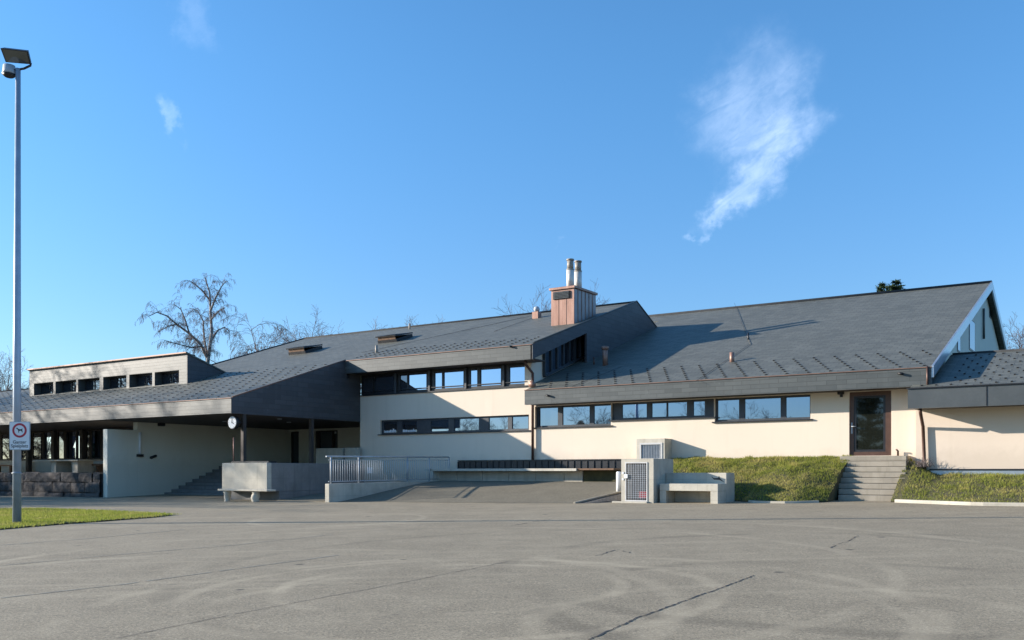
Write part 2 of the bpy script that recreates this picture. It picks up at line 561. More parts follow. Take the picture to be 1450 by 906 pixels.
mb = MB()
mb.add([(-78, -48, G(-78, -48)), (48, -48, G(48, -48)), (48, 32.6, G(48, 32.6)), (-78, 32.6, G(-78, 32.6))], [(0, 1, 2, 3)])


def ribbon(mb, pts, w, mi, lift, jit, rng, sub=.12, gaps=0.0):
    """a thin crack or painted line along pixels of the yard"""
    P = [at_g(*p) for p in pts]
    prev = None
    for a, b in zip(P, P[1:]):
        n = max(2, int((b - a).length / sub))
        side = Vector((-(b - a).y, (b - a).x, 0)).normalized()
        for i in range(n + 1):
            q = a.lerp(b, i / n) + side * rng.uniform(-jit, jit)
            ww = w * rng.uniform(.45, 1.25)
            l, r = q + side * ww, q - side * ww
            l.z = G(l.x, l.y) + lift; r.z = G(r.x, r.y) + lift
            if prev and rng.random() >= gaps:
                mb.add([prev[0], prev[1], r, l], [(0, 1, 2, 3)], mi)
            prev = (l, r)


rg = random.Random(5)
ribbon(mb, [(815, 914), (905, 874), (1000, 840), (1068, 815)], .011, 1, .004, .014, rg, .05, .03)
ribbon(mb, [(165, 904), (300, 876), (420, 853)], .007, 1, .004, .012, rg, .09, .05)
ribbon(mb, [(420, 853), (560, 827), (720, 795)], .007, 1, .004, .012, rg, .12, .03)
ribbon(mb, [(1172, 776), (1195, 768), (1218, 758)], .012, 1, .004, .04, rg, .1, .1)
ribbon(mb, [(842, 787), (876, 778), (892, 783)], .011, 1, .004, .04, rg, .1, .1)
ribbon(mb, [(720, 745), (780, 735)], .014, 1, .004, .03, rg, .15, .25)
ribbon(mb, [(0, 772), (120, 763), (260, 750)], .03, 2, .004, .008, rg, .15, .02)
ribbon(mb, [(0, 801), (170, 785), (330, 772), (470, 757)], .022, 2, .004, .01, rg, .15, .04)
ribbon(mb, [(0, 847), (170, 828), (330, 806), (480, 786)], .024, 2, .004, .01, rg, .12, .04)
ribbon(mb, [(690, 712.6), (850, 712.6)], .06, 2, .004, .04, rg, .25, .45)
tag(build('yard', mb, [M['asphalt'], M['crack'], M['seam']], origin=(0, 0, 0)), kind='structure')

# asphalt ramp that climbs from the yard to the ledge under the windows
rb = [(-23.4, 24.35), (-14.62, 25.65)]
mb = MB()
N = 14
rows = []
for j in range(N + 1):
    t = j / N
    row = []
    for i in range(N + 1):
        s = i / N
        u = (1 - s) * -23.4 + s * (-14.62 + t * 1.0)
        v = (1 - t) * (rb[0][1] * (1 - s) + rb[1][1] * s) + t * 30.1
        tt = t * t * (3 - 2 * t) * .35 + t * .65
        z = (G(u, v) + .006) * (1 - tt) + .5 * tt
        row.append((u, v, z))
    rows.append(row)
for j in range(N):
    for i in range(N):
        mb.add([rows[j][i], rows[j][i + 1], rows[j + 1][i + 1], rows[j + 1][i]], [(0, 1, 2, 3)], 0, True)
for j in range(N):                      # the open right flank of the ramp
    a, b = rows[j][N], rows[j + 1][N]
    mb.add([a, (a[0], a[1], G(a[0], a[1]) - .05), (b[0], b[1], G(b[0], b[1]) - .05), b], [(0, 1, 2, 3)])
tag(build('ramp', mb, M['asphalt_dark'], origin=(-19, 27, -.2)), kind='structure')
# walkway behind the railing and floor under the left terrace
mb = MB().hexa([(-26.6, 24.3, -.6), (-23.75, 24.3, -.6), (-23.75, 31.3, -.6), (-26.6, 31.3, -.6)],
               [(-26.6, 24.3, -.2), (-23.75, 24.3, -.2), (-23.75, 31.3, .45), (-26.6, 31.3, .45)])
tag(build('path', mb, M['asphalt_dark']), kind='structure')

# ------------------------------------------------------------------ the school building
P0, PS = (24.2, 3.72), .328
def PZ(v): return P0[1] + PS * (v - P0[0])           # main roof plane
H0, HS = (30.5, 4.02), .344
def HZ(v): return H0[1] + HS * (v - H0[0])           # hall roof plane
VW = 31.4                                             # plane of the long facade
VE = 30.45                                            # eaves of the upper roof

bld = empty('school_building', (-20, 31, 0), 'long cream school building with low slate roofs, copper chimney and canopied entrance on the left', 'building')


def slab(outline, zf, th):
    """a roof slab: outline in plan, lifted onto a plane, given a thickness"""
    top = [(u, v, zf(v)) for u, v in outline]
    bot = [(u, v, zf(v) - th) for u, v in outline]
    return MB().hexa(bot, top)


RV, RZ = 39.5, PZ(39.5)
def PB(v): return RZ - .42 * (v - RV)
LV = 30.3
def LB(v): return PZ(LV) - .33 * (v - LV)
roof_main = build('roof', slab([(-72, 24.2), (-28.93, 24.2), (-28.93, VE), (-19.17, VE), (-19.17, RV), (-40.8, RV), (-40.8, LV), (-72, LV)], PZ, .22), M['roof'], bld)
build('roof', slab([(-40.8, RV + .002), (-19.17, RV + .002), (-19.17, 50), (-40.8, 50)], PB, .22), M['roof'], bld)
build('roof', slab([(-72, LV + .002), (-40.82, LV + .002), (-40.82, 40), (-72, 40)], LB, .22), M['roof'], bld)
HR = 45.0
def HB(v): return HZ(HR) - .36 * (v - HR)
roof_hall = build('roof', slab([(-19.5, 30.5), (-4.97, 30.5), (-4.97, HR), (-24, HR), (-24, 43.4), (-19.75, 43.4), (-19.75, 31.45), (-19.5, 31.45)], HZ, .22), M['roof'], bld)
build('roof', slab([(-24, HR + .002), (-4.97, HR + .002), (-4.97, 59), (-24, 59)], HB, .22), M['roof'], bld)
W0, WS, WRV = (29.95, 3.33), .33, 34.4
def WZ(v): return W0[1] + WS * (v - W0[0])
def WB(v): return WZ(WRV) - WS * (v - WRV)
roof_wing = build('roof', slab([(-5.5, W0[0]), (22, W0[0]), (22, WRV), (-5.0, WRV), (-5.0, 30.9), (-5.5, 30.9)], WZ, .2), M['roof'], bld)
build('roof', slab([(-4.9, WRV + .002), (22, WRV + .002), (22, 39), (-4.9, 39)], WB, .2), M['roof'], bld)

# ridge caps and verge strips
mb = MB().tube([(-40.8, RV, RZ + .01), (-19.15, RV, RZ + .01)], .07, 6)
mb.tube([(-40.82, 30.6, PZ(30.6) + .01), (-40.82, RV, RZ + .01)], .05, 6)
build('ridge_cap', mb, M['ridge'], bld)
build('ridge_cap', MB().tube([(-24, HR, HZ(HR) + .01), (-4.93, HR, HZ(HR) + .01)], .09, 6), M['ridge'], bld)
build('ridge_cap', MB().tube([(-4.95, WRV, WZ(WRV)), (22, WRV, WZ(WRV))], .06, 6), M['ridge'], bld)
build('ridge_cap', MB().tube([(-72, LV, PZ(LV)), (-50, LV, PZ(LV))], .06, 6), M['ridge'], bld)

# eaves boards with copper drip edge on top
def fascia(u0, u1, v, z0, z1, m, copper=True, th=.1):
    f = build('fascia', MB().box(u0, u1, v - .04, v + th, z0, z1), m, bld)
    if copper:
        build('gutter_edge', MB().box(u0 - .01, u1 + .01, v - .075, v + .06, z1 + .003, z1 + .024), M['copper_edge'], f)
    return f


fascia(-72, -28.9, 24.2, 3.13, 3.70, M['clad_light'])
fu = fascia(-28.9, -19.14, VE, 5.19, 5.74, M['clad'])
fh = fascia(-19.5, -4.96, 30.5, 3.45, 4.0, M['clad'])
fascia(-5.53, 22, W0[0], 2.75, 3.33, M['sheet_grey'], False)
build('gutter_edge', MB().box(-5.56, 22, W0[0] - .09, W0[0] + .05, 3.335, 3.37), M['frame'], bld)
# expansion joints of the wing's metal fascia
for px in (1397,):
    u = U(px, W0[0] - .05)
    build('joint', MB().box(u - .012, u + .012, W0[0] - .052, W0[0] - .03, 2.76, 3.32), M['frame'], bld)

# soffits
build('soffit', MB().box(-72, -29.02, 24.31, 36.4, 3.10, 3.16), M['soffit'], bld)
build('soffit', MB().box(-28.9, -19.2, VE + .11, VW + .1, 5.2, 5.25), M['soffit'], bld)
build('soffit', MB().box(-19.5, -5.0, 30.61, VW + .05, 3.47, 3.52), M['soffit'], bld)
build('soffit', MB().box(-5.5, 22, W0[0] + .11, 31.1, 2.78, 2.83), M['soffit'], bld)

# dark slate gable over the entrance, facing right
build('cladding', MB().prism_x([(24.17, 3.12), (VW + .02, 3.12), (VW + .02, 5.19), (VE + .02, 5.19), (VE + .02, PZ(VE) + .02), (24.17, PZ(24.17) + .02)], -29.0, -28.88), M['clad_dark'], bld)
build('verge_strip', MB().tube([(-28.89, 24.2, PZ(24.2) + .03), (-28.89, VE, PZ(VE) + .03)], .028, 6), M['copper_edge'], bld)
build('cladding', MB().box(-28.87, -28.8, VE + .08, VE + .16, 5.0, 5.72), M['frame'], bld)
# slate gable of the upper storey over the hall roof
hv = 34.7
lo0, lo1 = 5.19, 6.42
clad_prof = [(VE - .04, lo0), (33.85, lo1), (hv, 6.72), (hv, HZ(hv) - .15), (46, 4.6), (46, PB(46) + .02), (RV, RZ + .05), (VE - .04, PZ(VE - .04) + .03)]
build('cladding', MB().prism_x(clad_prof, -19.2, -19.1), M['clad_dark'], bld)
build('verge_strip', MB().tube([(-19.1, VE, PZ(VE) + .05), (-19.1, RV, RZ + .06), (-19.1, 46, PB(46) + .06)], .035, 6), M['sheet_grey'], bld)


# walls -------------------------------------------------------
def wall_front(u0, u1, z0, z1, holes, v, depth=.3, ztop=None):
    """front wall with real openings (u0,u1,z0,z1) and their reveals"""
    us = sorted({u0, u1, *[h[0] for h in holes], *[h[1] for h in holes]})
    zs = sorted({z0, z1, *[h[2] for h in holes], *[h[3] for h in holes]})
    mb = MB()
    for a, b in zip(us, us[1:]):
        for c, d in zip(zs, zs[1:]):
            cu, cz = (a + b) / 2, (c + d) / 2
            if any(h[0] < cu < h[1] and h[2] < cz < h[3] for h in holes):
                continue
            mb.add([(a, v, c), (b, v, c), (b, v, d), (a, v, d)], [(0, 1, 2, 3)])
    for a, b, c, d in holes:
        w_ = v + depth
        mb.add([(a, v, c), (a, v, d), (a, w_, d), (a, w_, c)], [(0, 1, 2, 3)])
        mb.add([(b, v, c), (b, w_, c), (b, w_, d), (b, v, d)], [(0, 1, 2, 3)])
        mb.add([(a, v, d), (b, v, d), (b, w_, d), (a, w_, d)], [(0, 1, 2, 3)])
        mb.add([(a, v, c), (a, w_, c), (b, w_, c), (b, v, c)], [(0, 1, 2, 3)])
    w_ = v + depth                       # ends, top and back
    mb.add([(u0, v, z0), (u0, v, z1), (u0, w_, z1), (u0, w_, z0)], [(0, 1, 2, 3)])
    mb.add([(u1, v, z0), (u1, w_, z0), (u1, w_, z1), (u1, v, z1)], [(0, 1, 2, 3)])
    mb.add([(u0, v, z1), (u1, v, z1), (u1, w_, z1), (u0, w_, z1)], [(0, 1, 2, 3)])
    return mb


def window(u0, u1, z0, z1, v, panes, m, depth=.12, pm=None, sill=True, bt=.07, label=None):
    """frame with a bar wherever there is no pane, panes set back in it, sill; built in the opening"""
    y = v + depth
    mb = MB()
    mb.box(u0 + .003, u1 - .003, y, y + .09, z0 + .003, z0 + bt)
    mb.box(u0 + .003, u1 - .003, y, y + .09, z1 - bt, z1 - .003)
    edges = [u0 + .003] + [e for p in panes for e in p[:2]] + [u1 - .003]
    for a, b in zip(edges[::2], edges[1::2]):
        if b - a > .005:
            mb.box(a, b, y + .002, y + .088, z0 + bt + .001, z1 - bt - .001)
    f = build('window', mb, m, bld)
    if label: f['label'] = label
    for p in panes:
        a, b = p[:2]
        g = p[2] if len(p) > 2 else (pm or M['glass'])
        build('pane', MB().box(a - .01, b + .01, y + .045, y + .06, z0 + bt - .01, z1 - bt + .01), g, f)
    if sill:
        build('sill', MB().box(u0 - .08, u1 + .08, v - .07, v + depth - .003, z0 - .045, z0 - .004), M['frame'], f)
    return f


def up(pairs, v, g=None):
    return [(U(p[0], v), U(p[1], v), *(p[2:] if len(p) > 2 else ([g] if g else []))) for p in pairs]


# openings of the long facade
ua = U(538, VW); ub = U(749, VW)
za, zb = 2.52, 3.14
low_l = (ua, ub, za, zb)
s1 = (U(757.5, VW), U(865, VW), 2.61, 3.44)
s2 = (U(865.5, VW), U(1011, VW), 2.80, 3.44)
s3 = (U(1012, VW), U(1147.5, VW), 2.62, 3.44)
dz0 = 1.38
door_o = (U(1202.5, VW), U(1262, VW), dz0, 3.45)
wall_l = wall_front(-28.88, -19.8, -.3, 4.28, [low_l], VW)
build('wall', wall_l, M['plaster'], bld)
wall_r = wall_front(-19.798, -5.2, -.3, 3.5, [s1, s2, s3, door_o], VW)
build('wall', wall_r, M['plaster'], bld)
GD, GM = M['glass_dim'], M['glass_mid']
window(*low_l, VW, up([(541, 560, GD), (567, 588, GD), (608, 633, GM), (641, 676, GM), (690, 717), (723, 746)], VW, M['glass_low']), M['frame_blue'], .1)
window(*s1, VW, up([(760, 788, GM), (794.5, 833), (839, 863.5)], VW, M['glass_low']), M['frame_blue'], .1)
window(*s2, VW, up([(879, 914), (921, 942), (943.5, 971), (980, 996.5)], VW, M['glass_low']), M['frame_blue'], .1)
window(*s3, VW, up([(1014.5, 1045), (1053, 1104), (1111.5, 1145.5)], VW, M['glass_low']), M['frame_blue'], .1)
# upper strip of windows
s_up = (-28.85, -19.85, 4.30, 5.19)
wu = window(s_up[0], s_up[1], s_up[2], s_up[3], VW, up([(514, 527, GD), (528.5, 557, GD), (565.5, 575.5, GD), (577.5, 603), (614.5, 625), (627.5, 655.5), (665, 675), (679.5, 708.5), (720.5, 744)], VW), M['frame'], .03, sill=True, bt=.09)
for px in (561, 608.5, 660, 713.5):
    u = U(px, VW)
    build('mullion', MB().box(u - .045, u + .045, VW - .06, VW + .028, 4.31, 5.18), M['frame_blue'], wu)
build('guard_rail', MB().box(-28.8, -20.0, VW - .03, VW - .01, 4.44, 4.47), M['frame'], wu)
# right end of the upper storey: set-back cream wall and side glazing
build('wall', MB().prism_x([(VW + .31, 3.9), (46, 3.9), (46, 5.8), (RV, RZ - .24), (VW + .31, PZ(VW + .31) - .24)], -20.1, -19.8), M['plaster'], bld)
build('wall', MB().box(-20.1, -19.8, VW, VW + .308, 4.281, 5.19), M['plaster'], bld)
y0, y1 = 32.3, 35.75
sw = MB().prism_x([(y0, HZ(y0) + .05), (y1, HZ(y1) + .05), (y1, HZ(y1) + .16), (y0, HZ(y0) + .16)], -19.79, -19.66)
nb = 7
for i in range(nb + 1):
    y = y0 + (y1 - y0) * i / nb
    sw.prism_x([(y - .05, HZ(y) + .1), (y + .05, HZ(y) + .1), (y + .05, 5.95 + (y - y0) * .33), (y - .05, 5.95 + (y - y0) * .33)], -19.785, -19.67)
side_win = build('window', sw, M['frame_blue'], bld)
build('pane', MB().prism_x([(y0, HZ(y0) + .05), (y1, HZ(y1) + .05), (y1, 7.2), (y0, 6.0)], -19.79, -19.73), M['glass_dim'], side_win)

# glazed door at the head of the steps
u0, u1 = door_o[0], door_o[1]
z0, z1 = dz0, 3.44
y = VW + .06
mb = MB()
fw = .125
mb.box(u0 + .003, u0 + fw, y, y + .1, z0, z1).box(u1 - fw - .06, u1 - .003, y, y + .1, z0, z1)
mb.box(u0 + fw + .001, u1 - fw - .061, y, y + .1, z1 - fw, z1).box(u0 + fw + .001, u1 - fw - .061, y, y + .1, z0, z0 + fw)
door = build('door', mb, M['door_brown'], bld)
mb = MB()
a, b, c, d = u0 + fw + .002, u1 - fw - .062, z0 + fw + .002, z1 - fw - .002
mb.box(a, a + .07, y + .02, y + .08, c, d).box(b - .07, b, y + .02, y + .08, c, d).box(a + .071, b - .071, y + .02, y + .08, d - .07, d).box(a + .071, b - .071, y + .02, y + .08, c, c + .07)
build('leaf_frame', mb, M['frame'], door)
build('pane', MB().box(a + .06, b - .06, y + .045, y + .06, c + .06, d - .06), m_glass('door_glass', (.012, .014, .011), .04), door)
mb = MB().box(u0 + .05, u0 + .09, y - .012, y - .001, z0 + .72, z0 + 1.08)
mb.tube([(u0 + .07, y - .01, z0 + .95), (u0 + .07, y - .06, z0 + .95), (u0 + .22, y - .06, z0 + .95)], .014, 8)
build('handle', mb, M['galv'], door)

# plinth of dark sheet panels between ledge and wall
pu0, pu1 = -23.35, U(881, VW)
mb = MB().box(pu0, pu1, VW - .06, VW - .002, .5, 1.30)
n = 26
for i in range(n + 1):
    u = pu0 + (pu1 - pu0) * i / n
    mb.box(u - .02, u + .02, VW - .09, VW - .062, .5, 1.28)
mb.box(pu0, pu1, VW - .11, VW - .003, 1.303, 1.34)
build('plinth', mb, M['frame'], bld)

# hall gable (faces right) with slot windows
gp = [(VW + .31, -.3), (58.6, -.3), (58.6, 3.6), (HR, HZ(HR) - .25), (VW + .31, HZ(VW + .31) - .25)]
build('wall', MB().prism_x(gp, -5.5, -5.2), M['plaster_white'], bld)
for (pxa, pxb, ya, yb) in ((1355, 1359, 474, 500), (1372, 1379.5, 449, 500), (1400.5, 1403.5, 436, 452)):
    def at_u(px, py, u=-5.2):
        x = (px - CX) / F
        d = u / (x * CT - ST)
        return (d * (x * ST + CT), CAMZ + (HY - py) / F * d)
    (va, zta), (vb, zba) = at_u(pxa, ya), at_u(pxb, yb)
    f = build('window', MB().box(-5.198, -5.18, va, vb, zba, zta), M['frame_blue'], bld)
    build('pane', MB().box(-5.178, -5.172, va + .06, vb - .06, zba + .06, zta - .06), M['glass_dim'], f)
va, zt = at_u(1390, 437); _, zb_ = at_u(1390, 480)
build('downpipe', MB().tube([(-5.12, va, zb_), (-5.12, va, zt)], .05, 8), M['sheet_grey'], bld)
# bright verge board along the hall gable
mb = MB()
for v0, v1, zf in ((30.46, HR, HZ), (HR, 58.9, HB)):
    mb.prism_x([(v0, zf(v0) - .30), (v1, zf(v1) - .30), (v1, zf(v1) + .05), (v0, zf(v0) + .05)], -4.96, -4.90)
build('verge_board', mb, M['zinc'], bld)

# wing on the right
ww = wall_front(-5.5, 22, -.3, 2.82, [], 31.0)
build('wall', ww, M['plaster_rose'], bld)
build('plinth', MB().box(U(1318, 30.97), 22, 30.96, 31.0, .55, .90), M['zinc'], bld)
build('plinth', MB().box(U(1316, 30.95), 22, 30.93, 31.0, .905, .95), M['frame'], bld)

# white side wall of the entrance, low front part and full height behind
WU = -37.3
mb = MB().box(WU - .3, WU, 24.42, 25.9, -.6, 2.73)
mb.box(WU - .3, WU, 25.902, 35.1, -.6, 3.1)
build('wall', mb, M['plaster_white'], bld)
# facade under the left canopy
FV = 29.0
zs0, zs1 = 1.52, 3.10
holes = [(-70, WU - .32, zs0, zs1)]
build('wall', wall_front(-72, WU - .31, .3, zs1, holes, FV), M['plaster_white'], bld)
mul = [(0, 11, GD), (16, 38, GD), (44, 57, GD), (60.5, 73.5, M['glass']), (80, 88, GD), (91.5, 105, M['glass']), (107.5, 114, M['glass']), (120, 124, GD), (127.5, 140, M['glass']), (146, 168, GM), (172, 196, GM)]
fr = up([(p[0], p[1], p[2]) for p in mul if U(p[1], FV) < WU - .4], FV)
fr = [(U(-60, FV), U(-30, FV), GD), (U(-26, FV), U(-4, FV), GD)] + fr
window(-68, WU - .33, zs0, zs1, FV, fr, M['soffit'], .08, sill=True, bt=.08)
for px in (41, 77, 117.5):
    u = U(px, FV - .3)
    build('column', MB().box(u - .13, u + .13, FV - .42, FV - .2, .8, 3.098), M['soffit'], bld)
# end wall of the entrance hall
EV = 35.1
ed = (WU + .02, U(423, EV), 1.15, 3.0)
ew = (U(446, EV), U(478, EV), 1.3, 3.0)
build('wall', wall_front(WU - .3, -28.9, .9, 3.1, [ed, ew], EV), M['plaster_white'], bld)
dd = build('door', MB().box(ed[0] + .01, ed[0] + .1, EV + .05, EV + .13, ed[2], ed[3]).box(ed[1] - .1, ed[1] - .01, EV + .05, EV + .13, ed[2], ed[3]).box(ed[0] + .1, ed[1] - .1, EV + .05, EV + .13, ed[3] - .1, ed[3]), M['soffit'], bld)
build('pane', MB().box(ed[0] + .09, ed[1] - .09, EV + .08, EV + .1, ed[2], ed[3] - .09), M['glass_dim'], dd)
ew_ = window(*ew, EV, up([(451, 469, M['glass_dim']), (472, 476, M['glass_dim'])], EV), M['soffit'], .06, sill=False)
p = at_v(473, 612, EV + .08)
tag(build('notice', MB().box(p.x - .14, p.x + .14, EV + .09, EV + .1, p.z - .07, p.z + .07), M['paper']), 'small white notice in the dark entrance window under the canopy', 'sign')
build('wall', MB().box(-29.2, -28.9, VW + .32, EV, .9, 3.1), M['plaster_white'], bld)
# canopy posts
for px in (345, 441):
    x = (px - CX) / F
    d = -28.97 / (x * CT - ST)
    v = d * (x * ST + CT)
    build('post', MB().box(-29.05, -28.9, v - .075, v + .075, 1.2, 3.11), M['soffit'], bld)
# recessed lamps in the soffit
for px, py in ((396, 592), (409, 596), (318, 590)):
    v = 27.5 if px < 400 else 29.5
    u = U(px, v)
    build('downlight', MB().tube([(u, v, 3.098), (u, v, 3.07)], .1, 12), M['galv'], bld)

# dormer on the left roof
DV = 28.0
du0, du1 = -49.8, -36.6
dzt = 6.36
dw = up([(48, 75.5), (78.5, 108), (110.5, 141), (146, 179), (183, 215.5), (219, 253.5)], DV)
dh = [(a, b, 4.98, 5.63) for a, b in dw]
dorm = build('dormer', wall_front(du0, du1, 4.55, dzt, dh, DV, .5), M['clad_light'], bld)
dback = LV + (dzt - PZ(LV)) / (PS + .33) * 0 + .0
vb = (dzt - PZ(28.0) + PS * 28.0 + .33 * 28.0 - .0) / (PS + .33)
vb = 28.0 + (dzt - PZ(28.0)) / (PS + .33)
for u_, s_ in ((du0, -1), (du1, 1)):
    a, b = (u_ - .06, u_ + .0) if s_ < 0 else (u_ + .002, u_ + .06)
    build('cheek', MB().prism_x([(28.0, PZ(28) - .1), (vb, PZ(vb) - .1), (vb, PZ(vb)), (28.0, dzt)], a, b), M['clad_dark'], dorm)
build('dormer_roof', MB().prism_x([(27.93, dzt - .0), (vb + .2, PZ(vb) - .06), (vb + .2, PZ(vb) + .0), (27.93, dzt + .075)], du0 - .1, du1 + .1), M['roof'], dorm)
build('drip_edge', MB().box(du0 - .12, du1 + .12, 27.87, 27.925, dzt + .01, dzt + .07), M['copper_edge'], dorm)
for i, (a, b, c, d) in enumerate(dh):
    mb = MB().box(a + .002, b - .002, DV + .4, DV + .46, c, c + .06).box(a + .002, b - .002, DV + .4, DV + .46, d - .06, d)
    m_ = a + (b - a) * .42
    for q in (a + .002, m_, b - .062):
        mb.box(q, q + .06, DV + .402, DV + .458, c + .061, d - .061)
    f = build('window', mb, M['frame'], bld)
    build('pane', MB().box(a + .05, m_ + .01, DV + .43, DV + .44, c + .05, d - .05), M['glass_dim'], f)
    build('pane', MB().box(m_ + .05, b - .05, DV + .43, DV + .44, c + .05, d - .05), (GM, GD, GD, GD, M['glass'], M['glass'])[i], f)

# chimney clad in copper
cu0, cu1, cv0, cv1 = -20.85, -19.72, 34.7, 36.65
ct = 8.68
chim = build('chimney', MB().box(cu0, cu1, cv0, cv1, PZ(cv0) - .3, ct), M['copper'], bld)
mb = MB()
for i in range(1, 6):
    v = cv0 + (cv1 - cv0) * i / 6
    mb.box(cu1 + .002, cu1 + .03, v - .012, v + .012, PZ(v), ct - .01)
for u in (cu0 + .37, cu0 + .75):
    mb.box(u - .006, u + .006, cv0 - .012, cv0 - .002, PZ(cv0), ct - .3)
build('standing_seams', mb, M['copper'], chim)
build('side_sheet', MB().prism_x([(cv0 + .02, PZ(cv0)), (cv1 - .02, PZ(cv1)), (cv1 - .02, ct - .02), (cv0 + .02, ct - .02)], cu1 + .0015, cu1 + .006), M['lead'], chim)
build('cap', MB().box(cu0 - .07, cu1 + .07, cv0 - .07, cv1 + .07, ct + .002, ct + .11), M['copper'], chim, .015)
build('grille', MB().box(cu0 + .12, cu1 - .2, cv0 - .05, cv0 - .003, 8.28, 8.60), M['frame'], chim)
mb = MB()
for i in range(5):
    z = 8.30 + i * .058
    mb.hexa([(cu0 + .15, cv0 - .075, z), (cu1 - .23, cv0 - .075, z), (cu1 - .23, cv0 - .052, z + .03), (cu0 + .15, cv0 - .052, z + .03)],
            [(cu0 + .15, cv0 - .075, z + .008), (cu1 - .23, cv0 - .075, z + .008), (cu1 - .23, cv0 - .052, z + .038), (cu0 + .15, cv0 - .052, z + .038)])
build('slats', mb, M['sheet_grey'], chim)
for (pu, pv, top) in ((U(807.5, 35.15), 35.15, 10.05), (U(818.5, 35.75), 35.75, 10.08)):
    mb = MB().tube([(pu, pv, ct + .1), (pu, pv, top - .48)], .165, 18)
    fl = build('flue_pipe', mb, M['flue'], chim)
    mb = MB().tube([(pu, pv, top - .48), (pu, pv, top - .45), (pu, pv, top - .44)], [.17, .17, .14], 18)
    mb.tube([(pu, pv, top - .44), (pu, pv, top - .06)], .14, 18)
    mb.tube([(pu, pv, top - .06), (pu, pv, top)], .15, 18)
for nm in (): pass
for (pu, pv, top) in ((U(807.5, 35.15), 35.15, 10.05), (U(818.5, 35.75), 35.75, 10.08)):
    mb = MB().tube([(pu, pv, top - .479), (pu, pv, top - .43)], .172, 18).tube([(pu, pv, top - .43), (pu, pv, top - .06)], .14, 18).tube([(pu, pv, top - .06), (pu, pv, top)], .165, 18)
    build('flue_tip', mb, M['flue_dark'], chim)


# pixels on the two big roof planes
def on_roof(px, py, z0, v0, sl):
    x, k = (px - CX) / F, (HY - py) / F
    d = (z0 - sl * v0 - CAMZ) / (k - sl * (x * ST + CT))
    return Vector((d * (x * CT - ST), d * (x * ST + CT), CAMZ + k * d))
def on_P(px, py): return on_roof(px, py, P0[1], P0[0], PS)
def on_H(px, py): return on_roof(px, py, H0[1], H0[0], HS)
def on_W(px, py): return on_roof(px, py, W0[1], W0[0], WS)


q = on_P(757.5, 451)
vb_ = build('roof_vent', MB().box(q.x - .16, q.x + .16, q.y, q.y + .32, q.z - .15, q.z + .33), M['copper'], bld)
mb = MB()
for i in range(7):
    t = -math.pi / 2 + math.pi * i / 6
    mb.tube([(q.x, q.y + .16, q.z + .46 + .15 * math.sin(t)), (q.x, q.y + .16, q.z + .46 + .15 * math.sin(t + math.pi / 6.01))], [max(.01, .15 * math.cos(t)), max(.01, .15 * math.cos(t + math.pi / 6.01))], 14, caps=False) if i < 6 else None
build('vent_ball', mb, M['galv'], vb_)
for f, (px, py), h, r, m in ((on_P, (533, 499), .32, .06, 'flue_dark'), (on_P, (580, 466), .3, .05, 'flue_dark'), (on_H, (857, 517), .78, .11, 'copper'), (on_H, (841, 516), .3, .035, 'brown_pipe'),
                             (on_H, (1036.5, 512), .34, .085, 'copper'), (on_H, (1059.5, 481), .28, .035, 'frame')):
    q = f(px, py)
    mb = MB().tube([(q.x, q.y, q.z - .1), (q.x, q.y, q.z + h)], r, 12)
    if r > .1:
        mb.tube([(q.x, q.y, q.z + h - .17), (q.x, q.y, q.z + h - .12), (q.x, q.y, q.z + h - .02), (q.x, q.y, q.z + h)], [r, r * 1.4, r * 1.4, r], 12)
    build('vent_pipe', mb, M[m], bld)
# roof lights, top hung and open a little
nrm = Vector((0, -PS, 1)).normalized()
for pxl, pyl, wd in ((433, 498, 1.5), (560, 481.5, 1.5)):
    q = on_P(pxl, pyl)
    L = 1.5
    def rp(du, dv, h): return Vector((q.x + du, q.y + dv, PZ(q.y + dv))) + nrm * h
    def rbox(mb, a, b, c, d, h0, h1, h2=None, h3=None):
        h2 = h0 if h2 is None else h2; h3 = h1 if h3 is None else h3
        mb.hexa([rp(a, c, h0), rp(b, c, h0), rp(b, d, h2), rp(a, d, h2)], [rp(a, c, h1), rp(b, c, h1), rp(b, d, h3), rp(a, d, h3)])
    mb = MB()
    rbox(mb, -.6, .6, -.6, -.5, -.02, .14); rbox(mb, -.6, .6, .5, .6, -.02, .14)
    rbox(mb, -.6, -.5, -.499, .499, -.02, .14); rbox(mb, .5, .6, -.499, .499, -.02, .14)
    sk = build('skylight', mb, M['frame'], bld)
    mb = MB()
    rbox(mb, -.63, .63, -.66, .62, .30, .36, .16, .22)
    build('sash', mb, M['frame'], sk)
    mb = MB()
    rbox(mb, -.52, .52, -.52, .50, .363, .368, .223, .228)
    build('pane', mb, M['glass_mid'], sk)
    mb = MB()
    rbox(mb, -.55, .55, -.6, -.58, .14, .30)
    build('stay', mb, M['wood'], sk)

# copper downpipes
def pipe(pts, r, m, par=None):
    return build('downpipe', MB().tube(pts, r, 10), m, par or bld)


pipe([(-19.66, 30.75, 5.2), (-19.66, 30.8, 5.05), (-19.66, VW - .1, 4.75), (-19.66, VW - .1, 4.1), (-19.66, VW - .1, 1.34)], .055, M['brown_pipe'])
mb = MB().tube([(-19.55, 30.9, 4.22), (-19.4, 30.85, 4.28), (-19.25, 30.8, 4.22)], [.06, .15, .06], 10)
build('spout', mb, M['copper'], bld)
wu_, wv_ = U(1308, 30.9), 30.9
pipe([(U(1303, 30.2), 30.2, 2.78), (U(1303.5, 30.25), 30.25, 2.62), (wu_ - .02, wv_, 2.25), (wu_ + .02, wv_, 1.2), (wu_ + .03, wv_, .9)], .05, M['brown_pipe'])
pipe([(U(1313, 30.4), 30.42, 4.05), (U(1313, 30.4), 30.42, 3.35)], .03, M['brown_pipe'])
